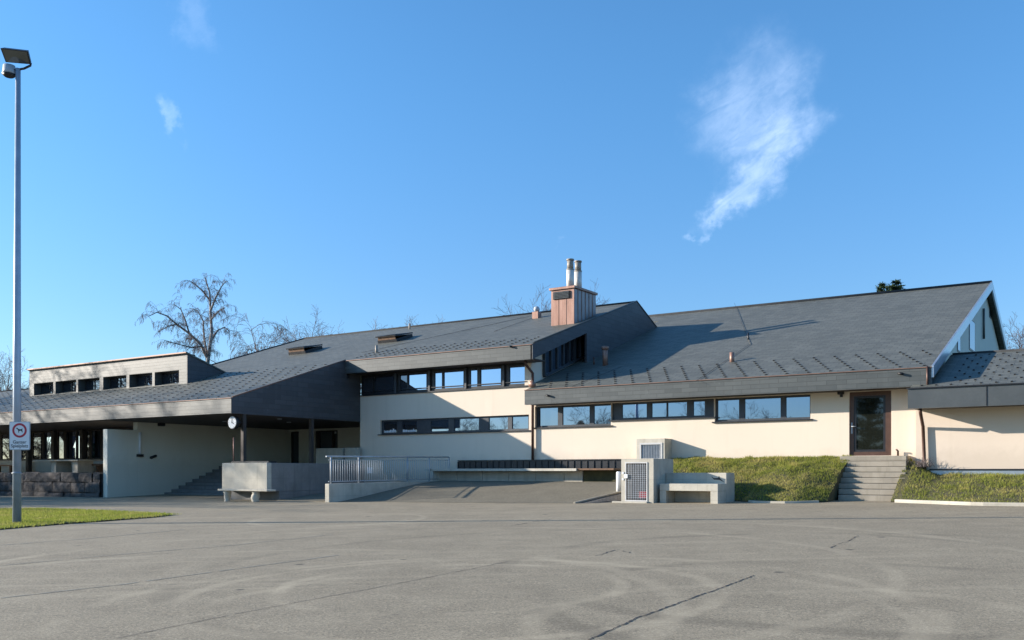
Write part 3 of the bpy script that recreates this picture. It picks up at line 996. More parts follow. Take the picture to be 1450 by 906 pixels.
# pieces of pipe stub under the eaves boards
for fx, zz in (((722, 490.5), VE - .06), ((775, 560), 30.44), ((1274, 529), 30.44)):
    p = at_v(fx[0], fx[1], zz)
    build('overflow', MB().tube([(p.x - .05, p.y - .02, p.z + .02), (p.x + .1, p.y - .06, p.z - .02)], .04, 8), M['black'], bld)
# lightning wires on the roofs
for f, a, b in ((on_P, (512, 500), (752, 448)), (on_H, (985, 541), (1062, 488)), (on_H, (1062, 488), (1040, 430)), (on_P, (700, 470), (757, 450)), (on_H, (810, 548), (880, 520))):
    A, B = f(*a), f(*b)
    build('lightning_wire', MB().tube([A + Vector((0, 0, .03)), B + Vector((0, 0, .03))], .007, 4), M['frame'], bld)

# snow hooks on the lower roofs: each is a small bracket
hooks = []
for k in range(24):                        # hall: slanting ranks of hooks
    for r in range(8):
        v = H0[0] + .22 + r * .29
        u = -19.2 + k * .70 - r * .155
        if -19.0 < u < -5.15:
            hooks.append((u, v, HZ(v), HS, 0))
for k in range(26):                        # upper roof
    for r in range(6):
        v = VE + .45 + r * .27
        u = -28.6 + k * .55
        if u < -19.4 and not (u > -22.4 and r > 4):
            hooks.append((u, v, PZ(v), PS, 1))
for k in range(70):                        # canopy and left roof
    for r in range(13):
        v = 24.2 + .35 + r * .44
        u = -58 + k * .62 + (r % 2) * .31
        if u > -29.2: continue
        if v > 27.8 and du0 - .3 < u < du1 + .3: continue
        hooks.append((u, v, PZ(v), PS, 2))
for k in range(34):                        # wing
    for r in range(10):
        v = W0[0] + .35 + r * .42
        u = -5.2 + k * .40 + (r % 2) * .20
        if (v < 30.7 or u > -4.6) and u < 6 and v < WRV - .2:
            hooks.append((u, v, WZ(v), WS, 3))


def hook_mesh(mb, c, sl):
    t = Vector((0, 1, sl)).normalized(); n = Vector((0, -sl, 1)).normalized(); x = Vector((1, 0, 0))
    e_ = .72 if sl == WS else .85
    def q(a, b, h):
        a, b = a * e_, b * e_
        return Vector(c) + x * a + t * b + n * h
    mb.hexa([q(-.04, -.03, 0), q(.04, -.03, 0), q(.04, .05, 0), q(-.04, .05, 0)], [q(-.04, -.03, .012), q(.04, -.03, .012), q(.04, .05, .012), q(-.04, .05, .012)])
    mb.hexa([q(-.045, -.05, .0), q(.045, -.05, 0), q(.045, -.03, 0), q(-.045, -.03, 0)], [q(-.04, -.05, .035), q(.04, -.05, .035), q(.04, -.03, .035), q(-.04, -.03, .035)])


hooks.sort(key=lambda h: Vector(h[:3]).length)
near, rest = hooks[:100], hooks[100:]
proto = {}
parents = {0: roof_hall, 1: roof_main, 2: roof_main, 3: roof_wing}
for u, v, z, sl, k in near:
    par = parents[k]
    if sl not in proto:
        mb = MB(); hook_mesh(mb, (u, v, z), sl)
        proto[sl] = (build('snow_hook', mb, M['frame'], par, origin=(u, v, z)), (u, v, z))
    else:
        o, c0 = proto[sl]
        clone(o, (u - c0[0], v - c0[1], z - c0[2]), par)
mb = MB()
for u, v, z, sl, k in rest:
    hook_mesh(mb, (u, v, z), sl)
tag(build('snow_hook', mb, M['frame'], bld), kind='stuff')

# ------------------------------------------------------------------ entrance terrace, stairs, parapet
tr = MB().box(WU + .01, -29.45, 30.82, 35.09, -.6, 1.14)
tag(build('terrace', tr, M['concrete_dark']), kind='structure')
mb = MB()
n = 9
for i in range(n):
    v = 27.3 + i * (30.8 - 27.3) / n
    z = -.25 + (i + 1) * (1.14 + .25) / n
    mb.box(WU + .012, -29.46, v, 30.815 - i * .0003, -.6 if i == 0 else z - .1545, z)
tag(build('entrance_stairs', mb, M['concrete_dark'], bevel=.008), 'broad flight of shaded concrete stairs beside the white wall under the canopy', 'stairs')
pa = empty('parapet', (-28, 24.5, -.25), 'grey concrete parapet block below the canopy posts, with dark shaded right flank', 'parapet')
build('panel', MB().box(U(315, 24.0), -26.7, 23.98, 24.2, .13, 1.2), M['concrete'], pa, .012)
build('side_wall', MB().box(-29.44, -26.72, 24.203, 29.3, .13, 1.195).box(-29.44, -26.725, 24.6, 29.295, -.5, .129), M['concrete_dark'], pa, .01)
build('coping', MB().box(-29.3, -27.2, 24.5, 24.9, 1.2, 1.27), M['frame'], pa)
for a, b, lab in ((447, 485.5, 'long low concrete block behind the railing, left of a narrow gap'), (488, 505, 'short low concrete block touching the cream wall behind the railing')):
    v = 31.0
    tag(build('concrete_block', MB().box(U(a, v), U(b, v), v, v + .25, .9, Zv(470, 634.5, v)), M['concrete'], bevel=.01), lab, 'block', 'low concrete blocks by the entrance')
tag(build('handrail_post', MB().tube([(-29.22, 24.55, 1.2), (-29.22, 24.55, 2.2)], .025, 8), M['copper']), 'thin reddish post on the concrete parapet beside the canopy post', 'post')

# bench in front of the parapet
bq = at_v(311, 692, 23.3); br = at_v(381, 692, 23.3)
bn = empty('stone_bench', ((bq.x + br.x) / 2, 23.4, G(bq.x, 23.4)), 'pale slab bench on two rough stone feet before the concrete parapet', 'bench')
zt = Zv(345, 692.5, 23.3)
build('seat', MB().box(bq.x, br.x, 23.2, 23.62, zt - .07, zt), M['concrete'], bn, .012)
rr = random.Random(3)
for px in (320, 360):
    u = U(px, 23.35)
    mb = MB()
    zz = G(u, 23.4) - .03
    pts, rad = [], []
    for i in range(6):
        pts.append((u + rr.uniform(-.03, .03), 23.41 + rr.uniform(-.02, .02), zz + (zt - .07 - zz) * i / 5)); rad.append(.13 + rr.uniform(-.03, .035))
    mb.tube(pts, rad, 9)
    build('leg', mb, M['concrete'], bn)

# clock on an arm from the canopy post
ck = at_v(329, 598, 24.45)
cl = empty('wall_clock', (ck.x, 24.45, ck.z), 'round white clock with black rim hanging at the canopy corner', 'clock')
R = .255
build('case', MB().tube([(ck.x, 24.45, ck.z), (ck.x, 24.60, ck.z)], R, 32), M['black'], cl)
build('dial', MB().tube([(ck.x, 24.435, ck.z), (ck.x, 24.449, ck.z)], R * .9, 32, smooth=False), M['white'], cl)
mb = MB()
for i in range(12):
    t = i * math.pi / 6
    a, b = R * .70, R * .84
    w_ = .008
    cx_, cz_ = math.sin(t), math.cos(t)
    px_, pz_ = cz_ * w_, -cx_ * w_
    y = 24.433
    mb.add([(ck.x + cx_ * a + px_, y, ck.z + cz_ * a + pz_), (ck.x + cx_ * a - px_, y, ck.z + cz_ * a - pz_), (ck.x + cx_ * b - px_, y, ck.z + cz_ * b - pz_), (ck.x + cx_ * b + px_, y, ck.z + cz_ * b + pz_)], [(3, 2, 1, 0)])
build('hour_marks', mb, M['black'], cl)
for nm, t, L, w_ in (('hour_hand', math.radians(118), .13, .012), ('minute_hand', math.radians(5), .19, .009)):
    dx, dz = math.sin(t), math.cos(t)
    px_, pz_ = dz * w_, -dx * w_
    y0_ = 24.425 if nm == 'hour_hand' else 24.418
    a = [(ck.x - dx * .03 + px_, ck.z - dz * .03 + pz_), (ck.x - dx * .03 - px_, ck.z - dz * .03 - pz_), (ck.x + dx * L - px_, ck.z + dz * L - pz_), (ck.x + dx * L + px_, ck.z + dz * L + pz_)]
    build(nm, MB().prism_y(a, y0_, y0_ + .005), M['black'], cl)
build('bracket', MB().tube([(ck.x, 24.55, ck.z), (-28.98, 24.72, ck.z)], .03, 8), M['frame'], cl)

# things on the white wall
q = lambda px, py: Vector((WU, *[None] * 0, 0)) if False else None
def on_wu(px, py, u=WU):
    x = (px - CX) / F
    d = u / (x * CT - ST)
    return Vector((u, d * (x * ST + CT), CAMZ + (HY - py) / F * d))
p = on_wu(227, 601)
lm = tag(build('wall_lamp', MB().box(WU + .002, WU + .16, p.y - .16, p.y + .16, p.z - .08, p.z + .1), M['frame'], bevel=.02), 'small dark lamp high on the shaded white wall under the canopy', 'lamp')
a, b = on_wu(197, 612), on_wu(197, 643)
lt = empty('wall_tube', (WU, a.y, b.z), 'slim white vertical tube on the white wall with a black foot', 'lamp')
build('tube_body', MB().tube([(WU + .06, a.y, b.z), (WU + .06, a.y, a.z)], .055, 10), M['white'], lt)  # plain white tube for the pale vertical strip on the wall
build('foot', MB().box(WU + .002, WU + .14, a.y - .14, a.y + .14, b.z - .12, b.z - .002), M['black'], lt)
p = on_wu(215, 647)
sc = empty('security_camera', (WU, p.y, p.z), 'small black camera on the white wall right of the white tube', 'camera')
build('mount', MB().tube([(WU, p.y, p.z - .08), (WU + .1, p.y, p.z - .02)], .025, 8), M['black'], sc)
build('camera_body', MB().tube([(WU + .1, p.y - .14, p.z - .04), (WU + .1, p.y + .16, p.z + .06)], .06, 10), M['black'], sc)

# ------------------------------------------------------------------ left terrace with stone wall
mb = MB().box(-74, WU - .32, 24.75, FV - .01, -.6, .8)
tag(build('upper_terrace', mb, M['concrete']), kind='structure')
mb = MB()
rs = random.Random(11)
zrow = [-.50, -.06, .40, .86]
for r in range(3):
    u = -72.0
    while u < WU - .35:
        L = rs.uniform(.8, 1.8)
        e = min(u + L, WU - .33)
        if WU - .33 - e < .3: e = WU - .33
        dz = rs.uniform(-.02, .02) if r < 2 else rs.uniform(-.05, .03)
        pr = rs.uniform(0, .05)
        x0, x1, z0_, z1_ = u + .012, e - .012, zrow[r] + .012, zrow[r + 1] - .012 + dz
        y = 24.25 - pr
        nx, nz = 6, 3
        grid = []
        for j in range(nz + 1):
            for i in range(nx + 1):
                ee = min(i, nx - i) == 0 or min(j, nz - j) == 0
                grid.append((x0 + (x1 - x0) * i / nx + rs.uniform(-.01, .01), y + (.035 if ee else 0) + rs.uniform(-.014, .014), z0_ + (z1_ - z0_) * j / nz + rs.uniform(-.012, .012)))
        mb.add(grid, [(j * (nx + 1) + i, j * (nx + 1) + i + 1, (j + 1) * (nx + 1) + i + 1, (j + 1) * (nx + 1) + i) for j in range(nz) for i in range(nx)])
        tp = grid[-(nx + 1):]
        mb.add(tp + [(p[0], 24.74, p[2]) for p in tp], [(i, i + 1, nx + 1 + i + 1, nx + 1 + i) for i in range(nx)])
        u = e
mb.box(-72, WU - .34, 24.40, 24.73, -.6, .80)
tag(build('stone_wall', mb, M['stone']), 'dark retaining wall of rough stone blocks left of the white wall', 'wall')
# concrete table on the terrace, wooden bench by the wall
tv = 26.6
a, b = at_v(47, 651.5, tv), at_v(110, 649.5, tv)
tb = empty('concrete_table', ((a.x + b.x) / 2, tv, .8), 'pale concrete table on two slab legs above the stone wall', 'table')
build('table_top', MB().box(a.x, b.x, tv, tv + 1.4, 1.40, 1.47), M['concrete'], tb, .01)
for p0, p1 in ((60, 78), (92, 107)):
    u = (U(p0, tv) + U(p1, tv)) / 2
    build('leg', MB().box(u - .22, u + .22, tv + .25, tv + 1.1, .8, 1.398), M['concrete'], tb, .01)
for p0, p1, lab in ((108, 141, 'low brown wooden bench between concrete table and white wall'), (-14, 17, 'low brown wooden bench at the left picture edge above the stone wall')):
    u0_, u1_ = U(p0, 27.6), U(p1, 27.6)
    be = empty('wooden_bench', ((u0_ + u1_) / 2, 27.8, .8), lab, 'bench', 'wooden benches on the upper terrace')
    build('seat', MB().box(u0_, u1_, 27.6, 28.05, 1.17, 1.25), M['wood'], be, .008)
    for u in (u0_ + .35, u1_ - .35):
        build('leg', MB().box(u - .06, u + .06, 27.66, 28.0, .8, 1.168), M['wood'], be)

# ------------------------------------------------------------------ railing on its low wall
RU = -23.5
rw = MB().hexa([(RU - .2, 23.95, -.5), (RU, 23.95, -.5), (RU, 31.3, -.5), (RU - .2, 31.3, -.5)], [(RU - .2, 23.95, .44), (RU, 23.95, .44), (RU, 31.3, .50), (RU - .2, 31.3, .50)])
tag(build('low_wall', rw, M['concrete'], bevel=.012), 'low concrete wall carrying the metal railing left of the asphalt ramp', 'wall')
rl = empty('railing', (RU - .1, 27.5, .46), 'grey metal railing with thin upright bars on a low concrete wall', 'railing')
r0, r1 = 24.02, 31.0
def rz(v): return .445 + .06 * (v - 23.95) / 7.35
mb = MB().tube([(RU - .1, r0 - .12, 1.40), (RU - .1, r1, 1.47)], .028, 8)
build('handrail', mb, M['galv'], rl)
build('lower_rail', MB().tube([(RU - .1, r0, rz(r0) + .07), (RU - .1, r1, rz(r1) + .07)], .016, 6), M['galv'], rl)
build('upper_rail', MB().tube([(RU - .1, r0, 1.28), (RU - .1, r1, 1.35)], .012, 6), M['galv'], rl)
for px in (468.5, 508, 577, 608, 636):
    p = on_wu(px, 650, RU - .1)
    build('post', MB().tube([(RU - .1, p.y, rz(p.y)), (RU - .1, p.y, 1.40 + .07 * (p.y - r0) / 7)], .03, 8), M['galv'], rl)
bar0 = None
nbar = 58
for i in range(nbar):
    v = r0 + .12 + (r1 - r0 - .2) * i / (nbar - 1)
    if bar0 is None:
        bar0 = build('bar', MB().tube([(RU - .1, v, .52), (RU - .1, v, 1.285)], .009, 5), M['galv'], rl)
        v00 = v
    else:
        clone(bar0, (0, v - v00, .009 * (v - v00)), rl)
q = on_wu(523, 666, -26.7)
tag(build('notice', MB().box(-26.69, -26.67, q.y - .17, q.y + .17, q.z - .12, q.z + .12), M['paper']), 'small white notice behind the railing bars', 'sign')

# ------------------------------------------------------------------ ledge under the windows
l0, l1 = U(603, 29.9), U(870, 29.9)
lg = empty('ledge_bench', ((l0 + l1) / 2, 30.3, .5), 'long white slab seat on concrete blocks below the dark plinth', 'bench')
lm_ = U(818, 29.9)
build('seat', MB().box(l0, lm_, 29.80, 30.75, .89, .985), M['concrete_pale'], lg, .01)
build('seat', MB().box(lm_ + .01, l1, 29.85, 30.75, .92, .985), M['wood'], lg, .01)['label'] = 'short wooden right end of the slab seat'
x = l0 + .02
while x < lm_ - .1:
    e = min(x + 1.25, lm_ - .02)
    build('block', MB().box(x, e - .012, 30.32, 30.7, .3, .888), M['concrete'], lg, .012)
    x = e
build('block', MB().box(lm_ + .0, l1 - .05, 30.35, 30.7, .3, .918), M['soil'], lg)
# the paved strip between ledge and wall
tag(build('pavement', MB().box(-23.3, -14.9, 30.6, VW - .062, -.3, .52), M['concrete_dark']), kind='structure')

# ------------------------------------------------------------------ gate box, bench, vent box
gx0, gx1, gy0, gy1 = -13.3, -12.2, 26.4, 27.9
gb = empty('bin_shelter', ((gx0 + gx1) / 2, 27.1, -.1), 'concrete box with white-framed wire mesh gate at the foot of the ramp', 'shelter')
ztp = 1.27
go = (U(885.5, gy0), U(917, gy0), G(-12.7, 26.4) + .05, 1.16)
build('shell', wall_front(gx0, gx1, -.3, ztp, [go], gy0, .5), M['concrete'], gb)
build('shell', MB().box(gx0, gx1, gy0 + .502, gy1, -.3, ztp), M['concrete'], gb)
mb = MB()
a, b, c, d = go
mb.box(a, a + .035, gy0 - .02, gy0 + .02, c, d).box(b - .035, b, gy0 - .02, gy0 + .02, c, d).box(a + .036, b - .036, gy0 - .02, gy0 + .02, d - .035, d).box(a + .036, b - .036, gy0 - .02, gy0 + .02, c, c + .035)
gt = build('gate', mb, M['offwhite'], gb)
mb = MB()
nx = 11
for i in range(1, nx):
    x = a + .05 + (b - a - .1) * i / nx
    mb.box(x - .0055, x + .0055, gy0 - .012, gy0 - .004, c + .05, d - .05)
nz = 17
for j in range(1, nz):
    z = c + .05 + (d - c - .1) * j / nz
    mb.box(a + .05, b - .05, gy0 - .003, gy0 + .005, z - .0055, z + .0055)
build('mesh', mb, M['galv'], gt)
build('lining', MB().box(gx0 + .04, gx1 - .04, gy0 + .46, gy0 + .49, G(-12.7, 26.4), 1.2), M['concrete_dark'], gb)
mb = MB().box(a - .02, a + .10, gy0 - .06, gy0 - .032, c + .72, c + .84).tube([(a - .07, gy0 - .04, c + .88), (a - .07, gy0 - .005, c + .88)], .035, 10).tube([(a - .07, gy0 - .04, c + .68), (a - .07, gy0 - .005, c + .68)], .03, 10)
build('lock', mb, M['white'], gt)
build('threshold', MB().box(gx0 - .25, gx1 - .15, gy0 - .16, gy0 - .002, -.35, G(-12.7, 26.3) + .05), M['concrete'], gb, .01)
tag(build('red_crate', MB().box(-12.74, -12.42, gy0 + .12, gy0 + .4, G(-12.6, 26.5) + .14, G(-12.6, 26.5) + .36), M['red'], bevel=.02), 'red crate low behind the wire mesh gate', 'crate')

cb = empty('concrete_bench', (-11.1, 27.2, -.1), 'heavy cast concrete bench with back and arm beside the grass bank', 'bench')
bx0, bx1, by0 = U(934, 26.6), -10.2, 26.6
zs = .50
gz = G(-11, 26.8) - .1
build('seat', MB().box(bx0, bx1 - .001, by0, 27.298, .28, zs), M['concrete'], cb, .012)
build('leg', MB().box(bx0 + .001, bx0 + .21, by0 + .002, 27.29, gz, .279), M['concrete'], cb, .012)
build('leg', MB().box(bx1 - .24, bx1 - .002, by0 + .002, 27.29, gz, .279), M['concrete'], cb, .012)
build('backrest', MB().box(-12.19, bx1, 27.30, 28.0, gz, .83), M['concrete'], cb, .012)

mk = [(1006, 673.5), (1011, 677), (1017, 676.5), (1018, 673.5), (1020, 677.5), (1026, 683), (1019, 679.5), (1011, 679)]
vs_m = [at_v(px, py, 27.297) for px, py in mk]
build('dark_mark', MB().add(vs_m, [tuple(reversed(range(len(vs_m))))]), M['black'], cb)  # flat black swoosh on the front of the backrest

vx0, vx1, vy = -14.9, -13.8, 30.8
vt = empty('vent_shaft', (-14.35, 31.1, .9), 'cream plastered shaft with slatted metal grille against the sunlit facade', 'vent')
go2 = (U(906, vy), U(938, vy), 1.28, 1.90)
build('shaft', wall_front(vx0, vx1, .3, 2.05, [go2], vy, .59), M['concrete_pale'], vt)
mb = MB()
a, b, c, d = go2
mb.box(a, a + .06, vy - .02, vy + .06, c, d).box(b - .06, b, vy - .02, vy + .06, c, d).box(a + .061, b - .061, vy - .02, vy + .06, d - .06, d).box(a + .061, b - .061, vy - .02, vy + .06, c, c + .06)
gr_ = build('grille', mb, M['offwhite'], vt)
mb = MB()
for i in range(12):
    x = a + .1 + (b - a - .2) * i / 11
    mb.hexa([(x - .02, vy + .01, c + .05), (x - .01, vy + .01, c + .05), (x + .03, vy + .05, c + .05), (x + .02, vy + .05, c + .05)], [(x - .02, vy + .01, d - .05), (x - .01, vy + .01, d - .05), (x + .03, vy + .05, d - .05), (x + .02, vy + .05, d - .05)])
build('slats', mb, M['galv'], gr_)
build('backing', MB().box(a + .02, b - .02, vy + .1, vy + .12, c, d), M['black'], vt)

pq = Vector((-14.15, 27.9, 0))
tag(build('bollard', MB().tube([(pq.x, pq.y, .1), (pq.x, pq.y, .84), (pq.x, pq.y, .87)], [.085, .085, .06], 14), M['white']), 'short white pipe bollard left of the gate box', 'bollard')
kb = empty('ramp_kerb', (-14.0, 26.7, -.1), 'thin sloping concrete kerb with brick flank from the yard up to the gate box', 'kerb')
build('coping', MB().hexa([(-14.58, 25.60, -.14), (-14.50, 25.60, -.14), (-13.44, 27.8, .30), (-13.52, 27.8, .30)], [(-14.58, 25.60, -.09), (-14.50, 25.60, -.09), (-13.44, 27.8, .35), (-13.52, 27.8, .35)]), M['step'], kb, .01)
build('flank', MB().hexa([(-14.58, 25.62, -.3), (-13.9, 25.9, -.3), (-13.32, 26.9, -.3), (-13.32, 27.8, -.3), (-13.52, 27.8, -.3)], [(-14.56, 25.62, -.141), (-14.2, 25.75, -.13), (-13.33, 26.9, .0), (-13.33, 27.8, .28), (-13.52, 27.8, .297)]), M['brick'], kb)

# ------------------------------------------------------------------ steps up to the glazed door
su0, su1 = -7.72, -5.72
mb = MB()
n = 8
vtop, vbot = 31.0, 29.05
zb0 = G(-6.7, 29)
for i in range(n):
    v = vbot + (vtop - vbot) * i / n
    z = zb0 + (1.36 - zb0) * (i + 1) / n
    s = .42 * (1 - i / (n - 1))
    mb.box(su0 + s * .9, su1 + s * .6, v, v + .36 if i < n - 1 else VW - .003, z - .16 if i else zb0 - .2, z)
    mb.box(su0 + s * .9 + .05, su1 + s * .6 - .05, v + .05, 31.2, z - .3 if i else zb0 - .2, z - .161)
tag(build('door_steps', mb, M['step'], bevel=.012), 'weathered concrete steps between two grass banks up to the brown glazed door', 'steps')

# wall lamp and small fittings by the door
p = at_v(1191, 556, VW - .06)
wl = empty('wall_lamp', (p.x, VW, p.z), 'small black lamp on the cream wall left of the brown door', 'lamp')
build('lamp_body', MB().box(p.x - .10, p.x + .10, VW - .16, VW - .06, p.z - .06, p.z + .09), M['black'], wl, .015)
build('bracket', MB().box(p.x - .04, p.x + .04, VW - .06, VW - .002, p.z - .14, p.z + .02), M['black'], wl)
p = at_v(1271.5, 643, VW - .1)
tag(build('boot_tap', MB().tube([(p.x, VW - .1, 1.3), (p.x, VW - .1, 1.52), (p.x - .03, VW - .18, 1.56)], .03, 8), M['brown_pipe']), 'short dark tap standing right of the brown glazed door', 'tap')


# ------------------------------------------------------------------ grass
def blades(mb, pts, rng, h0, h1, w_, mi=1):
    for p in pts:
        h = rng.uniform(h0, h1)
        a = rng.uniform(0, 6.283)
        lx, ly = rng.gauss(0, .45) * h, rng.gauss(0, .45) * h
        dx, dy = math.cos(a) * w_, math.sin(a) * w_
        mb.add([(p[0] - dx, p[1] - dy, p[2] - .01), (p[0] + dx, p[1] + dy, p[2] - .01), (p[0] + lx, p[1] + ly, p[2] + h)], [(0, 1, 2)], mi)


def bank(name, label, fv, u0, u1, zback, vback, seed, n, skirt):
    rng = random.Random(seed)
    mb = MB()
    NU, NV = 46, 20
    def pt(s, t):
        u = u0 + (u1 - u0) * s
        vf = fv(u)
        vbk = vback(u)
        v = vf + (vbk - vf) * t
        zf = G(u, vf) + .02
        zb = zback(u)
        k = .55 * math.sin(min(1, t * 1.05) * math.pi / 2) + .45 * min(1, t * 1.05)
        bump = noise.noise(Vector((u * 1.3, v * 1.3, seed))) * .07 + noise.noise(Vector((u * 4, v * 4, seed))) * .03
        return (u, v, zf + (zb - zf) * k + bump * min(1, t * 5))
    vs = [pt(i / NU, j / NV) for j in range(NV + 1) for i in range(NU + 1)]
    mb.add(vs, [(j * (NU + 1) + i, j * (NU + 1) + i + 1, (j + 1) * (NU + 1) + i + 1, (j + 1) * (NU + 1) + i) for j in range(NV) for i in range(NU)], 0, True)
    for e in skirt:                       # close the cut side
        col = [pt(e, j / NV) for j in range(NV + 1)]
        for a, b in zip(col, col[1:]):
            q = [a, b, (b[0], b[1], G(b[0], b[1]) - .1), (a[0], a[1], G(a[0], a[1]) - .1)]
            mb.add(q, [(0, 1, 2, 3) if e == 0 else (3, 2, 1, 0)], 0)
    pts, tall = [], []
    for _ in range(n):
        p = pt(rng.random(), rng.random())
        if noise.noise(Vector((p[0] * 2.2, p[1] * 2.2, seed + 7))) > -.45 or rng.random() < .4:
            h_ = noise.noise(Vector((p[0] * 1.5, p[1] * 1.5, seed + 3)))
            (tall if h_ > .22 else pts).append(p)
    blades(mb, pts, rng, .02, .08, .010)
    blades(mb, tall, rng, .04, .12, .010)
    tag(build(name, mb, [M['soil'], M['grass_bank']]), label, 'grass', kind='stuff')


def fv_left(u):
    if u < -10.15: return 28.02
    t = min(1, max(0, (u + 10.15) / 1.0))
    v = 28.02 + (27.35 - 28.02) * t * t * (3 - 2 * t)
    if u > -8.3:
        v = 27.35 + (u + 8.3) * .95
    return v


bank('grass_bank', 'green grass bank rising to the facade between concrete bench and steps', fv_left, -13.75, -7.45, lambda u: 1.31, lambda u: VW - .01, 3, 34000, (1,))
def fv_right(u): return 28.6 - min(1, max(0, (u + 5.6) / 2.2)) * 1.0
bank('grass_bank', 'yellowish grass bank at the foot of the right wing beyond the steps', fv_right, -5.75, 14, lambda u: 1.18 - min(1, max(0, (u + 5.7) / .9)) * .42, lambda u: 30.94 if u > -5.5 else 31.3, 8, 46000, (0,))
# kerbs that edge the banks
mb = MB()
def kerb(pts, w_=.1, h=.1):
    for a, b in zip(pts, pts[1:]):
        d = Vector((b[0] - a[0], b[1] - a[1])).normalized()
        s = Vector((-d.y, d.x)) * w_
        B = [(a[0], a[1]), (b[0], b[1]), (b[0] + s.x, b[1] + s.y), (a[0] + s.x, a[1] + s.y)]
        mb.hexa([(x, y, G(x, y) - .1) for x, y in B], [(x, y, G(x, y) + h) for x, y in B])
us_ = [-9.6 + i * .2 for i in range(11)]
kerb([(u, fv_left(u) - .12) for u in us_], h=.06)
tag(build('kerb', mb, M['concrete']), 'curved low kerb edging the left grass bank beside the steps', 'kerb', 'kerbs along the grass banks')
mb = MB()
us_ = [-5.62 + i * .3 for i in range(50)]
kerb([(u, fv_right(u) - .12) for u in us_], .12, .09)
tag(build('kerb', mb, M['concrete']), 'pale kerb edging the right grass bank below the wing', 'kerb', 'kerbs along the grass banks')
# dry twigs beside the steps
rng = random.Random(21)
mb = MB()
for i in range(110):
    b = Vector((-5.35 + rng.gauss(0, .16), 30.75 + rng.gauss(0, .14), 1.0))
    e = b + Vector((rng.gauss(0, .15), rng.gauss(0, .13), rng.uniform(.08, .36)))
    mb.tube([b, b.lerp(e, .5) + Vector((rng.gauss(0, .03), 0, .03)), e], [.007, .005, .002], 3, caps=False)
tag(build('shrub', mb, M['twig_pale']), 'small dry twiggy shrub beside the top of the steps', 'shrub')

# lawn with the pole
isl = [(-190, 726), (-60, 722.5), (0, 721.5), (60, 721), (130, 723.5), (200, 727), (246, 729.5), (215, 733), (150, 738), (100, 741.5), (40, 746.5), (0, 750), (-60, 756), (-190, 770)]
P = [at_g(*p) for p in isl]
mb = MB()
mb.add([(p.x, p.y, G(p.x, p.y) + .03) for p in P], [tuple(reversed(range(len(P))))], 0)
def inside(x, y):
    c = False
    j = len(P) - 1
    for i in range(len(P)):
        if (P[i].y > y) != (P[j].y > y) and x < (P[j].x - P[i].x) * (y - P[i].y) / (P[j].y - P[i].y) + P[i].x: c = not c
        j = i
    return c
rng = random.Random(4)
xs = [p.x for p in P]; ys = [p.y for p in P]
pts = []
while len(pts) < 60000:
    x, y = rng.uniform(min(xs), max(xs)), rng.uniform(min(ys), max(ys))
    x += rng.gauss(0, .05); y += rng.gauss(0, .05)
    if inside(x + rng.gauss(0, .12), y + rng.gauss(0, .12)):
        pts.append((x, y, G(x, y) + .03))
blades(mb, pts, rng, .02, .065, .010)
tag(build('lawn', mb, [M['soil'], M['grass']]), 'small bright lawn around the lamp post at the edge of the yard', 'grass', kind='stuff')

# ------------------------------------------------------------------ floodlight pole with sign
pd = 24.3
base = at_d(24, 742, pd)
gz0 = G(base.x, base.y)
RT, FW = Vector((CT, ST, 0)), Vector((-ST, CT, 0))
pole = empty('lamp_post', (base.x, base.y, gz0), 'tall grey floodlight pole on the lawn at the left', 'lamp post')
pz = at_d(24, 97, pd).z
build('pole', MB().tube([(base.x, base.y, gz0 - .1), (base.x, base.y, gz0 + 4), (base.x + RT.x * .03, base.y + RT.y * .03, pz)], [.105, .095, .062], 20), M['pole'], pole)
build('cable_strap', MB().tube([(base.x, base.y, gz0 + 1.31), (base.x, base.y, gz0 + 1.335)], .125, 16), M['galv'], pole)
def lp(px, py, f=0.0):
    return at_d(px, py, pd + f)
front = [lp(8, 88, .08), lp(44, 91, .08), lp(39.5, 72.5, -.16), lp(0.5, 68, -.16)]       # top edge leans over: the glass faces down into the yard
nrm_ = (front[1] - front[0]).cross(front[3] - front[0]).normalized()
if nrm_.dot(-FW) < 0: nrm_ = -nrm_
back = [p - nrm_ * .12 for p in front]
cen = sum(front, Vector()) / 4
back = [b.lerp(cen - nrm_ * .16, .12) for b in back]
mb = MB()
mb.hexa(back, front)
fl = build('floodlight', mb, M['frame'], pole)
gl = [p.lerp(cen, .10) + nrm_ * .006 for p in front]
gl2 = [p.lerp(cen, .10) + nrm_ * .001 for p in front]
build('lamp_glass', MB().hexa(gl2, gl), M['lampglass'], fl)
c0 = lp(13, 100)
bal = MB().tube([c0 + Vector((0, 0, -.10)), c0 + Vector((0, 0, -.02)), c0 + Vector((0, 0, .13))], [.175, .155, .145], 18)
build('ballast', bal, M['galv'], pole)
build('ballast_cap', MB().tube([c0 + Vector((0, 0, -.16)), c0 + Vector((0, 0, -.10))], [.11, .18], 18), M['black'], pole)
mb = MB().tube([lp(13, 100), lp(25, 98.5), lp(34, 97), lp(43.5, 92.5)], .03, 8)
mb.tube([lp(43.5, 92.5), lp(44, 89)], .022, 6)
build('arm', mb, M['frame'], pole)

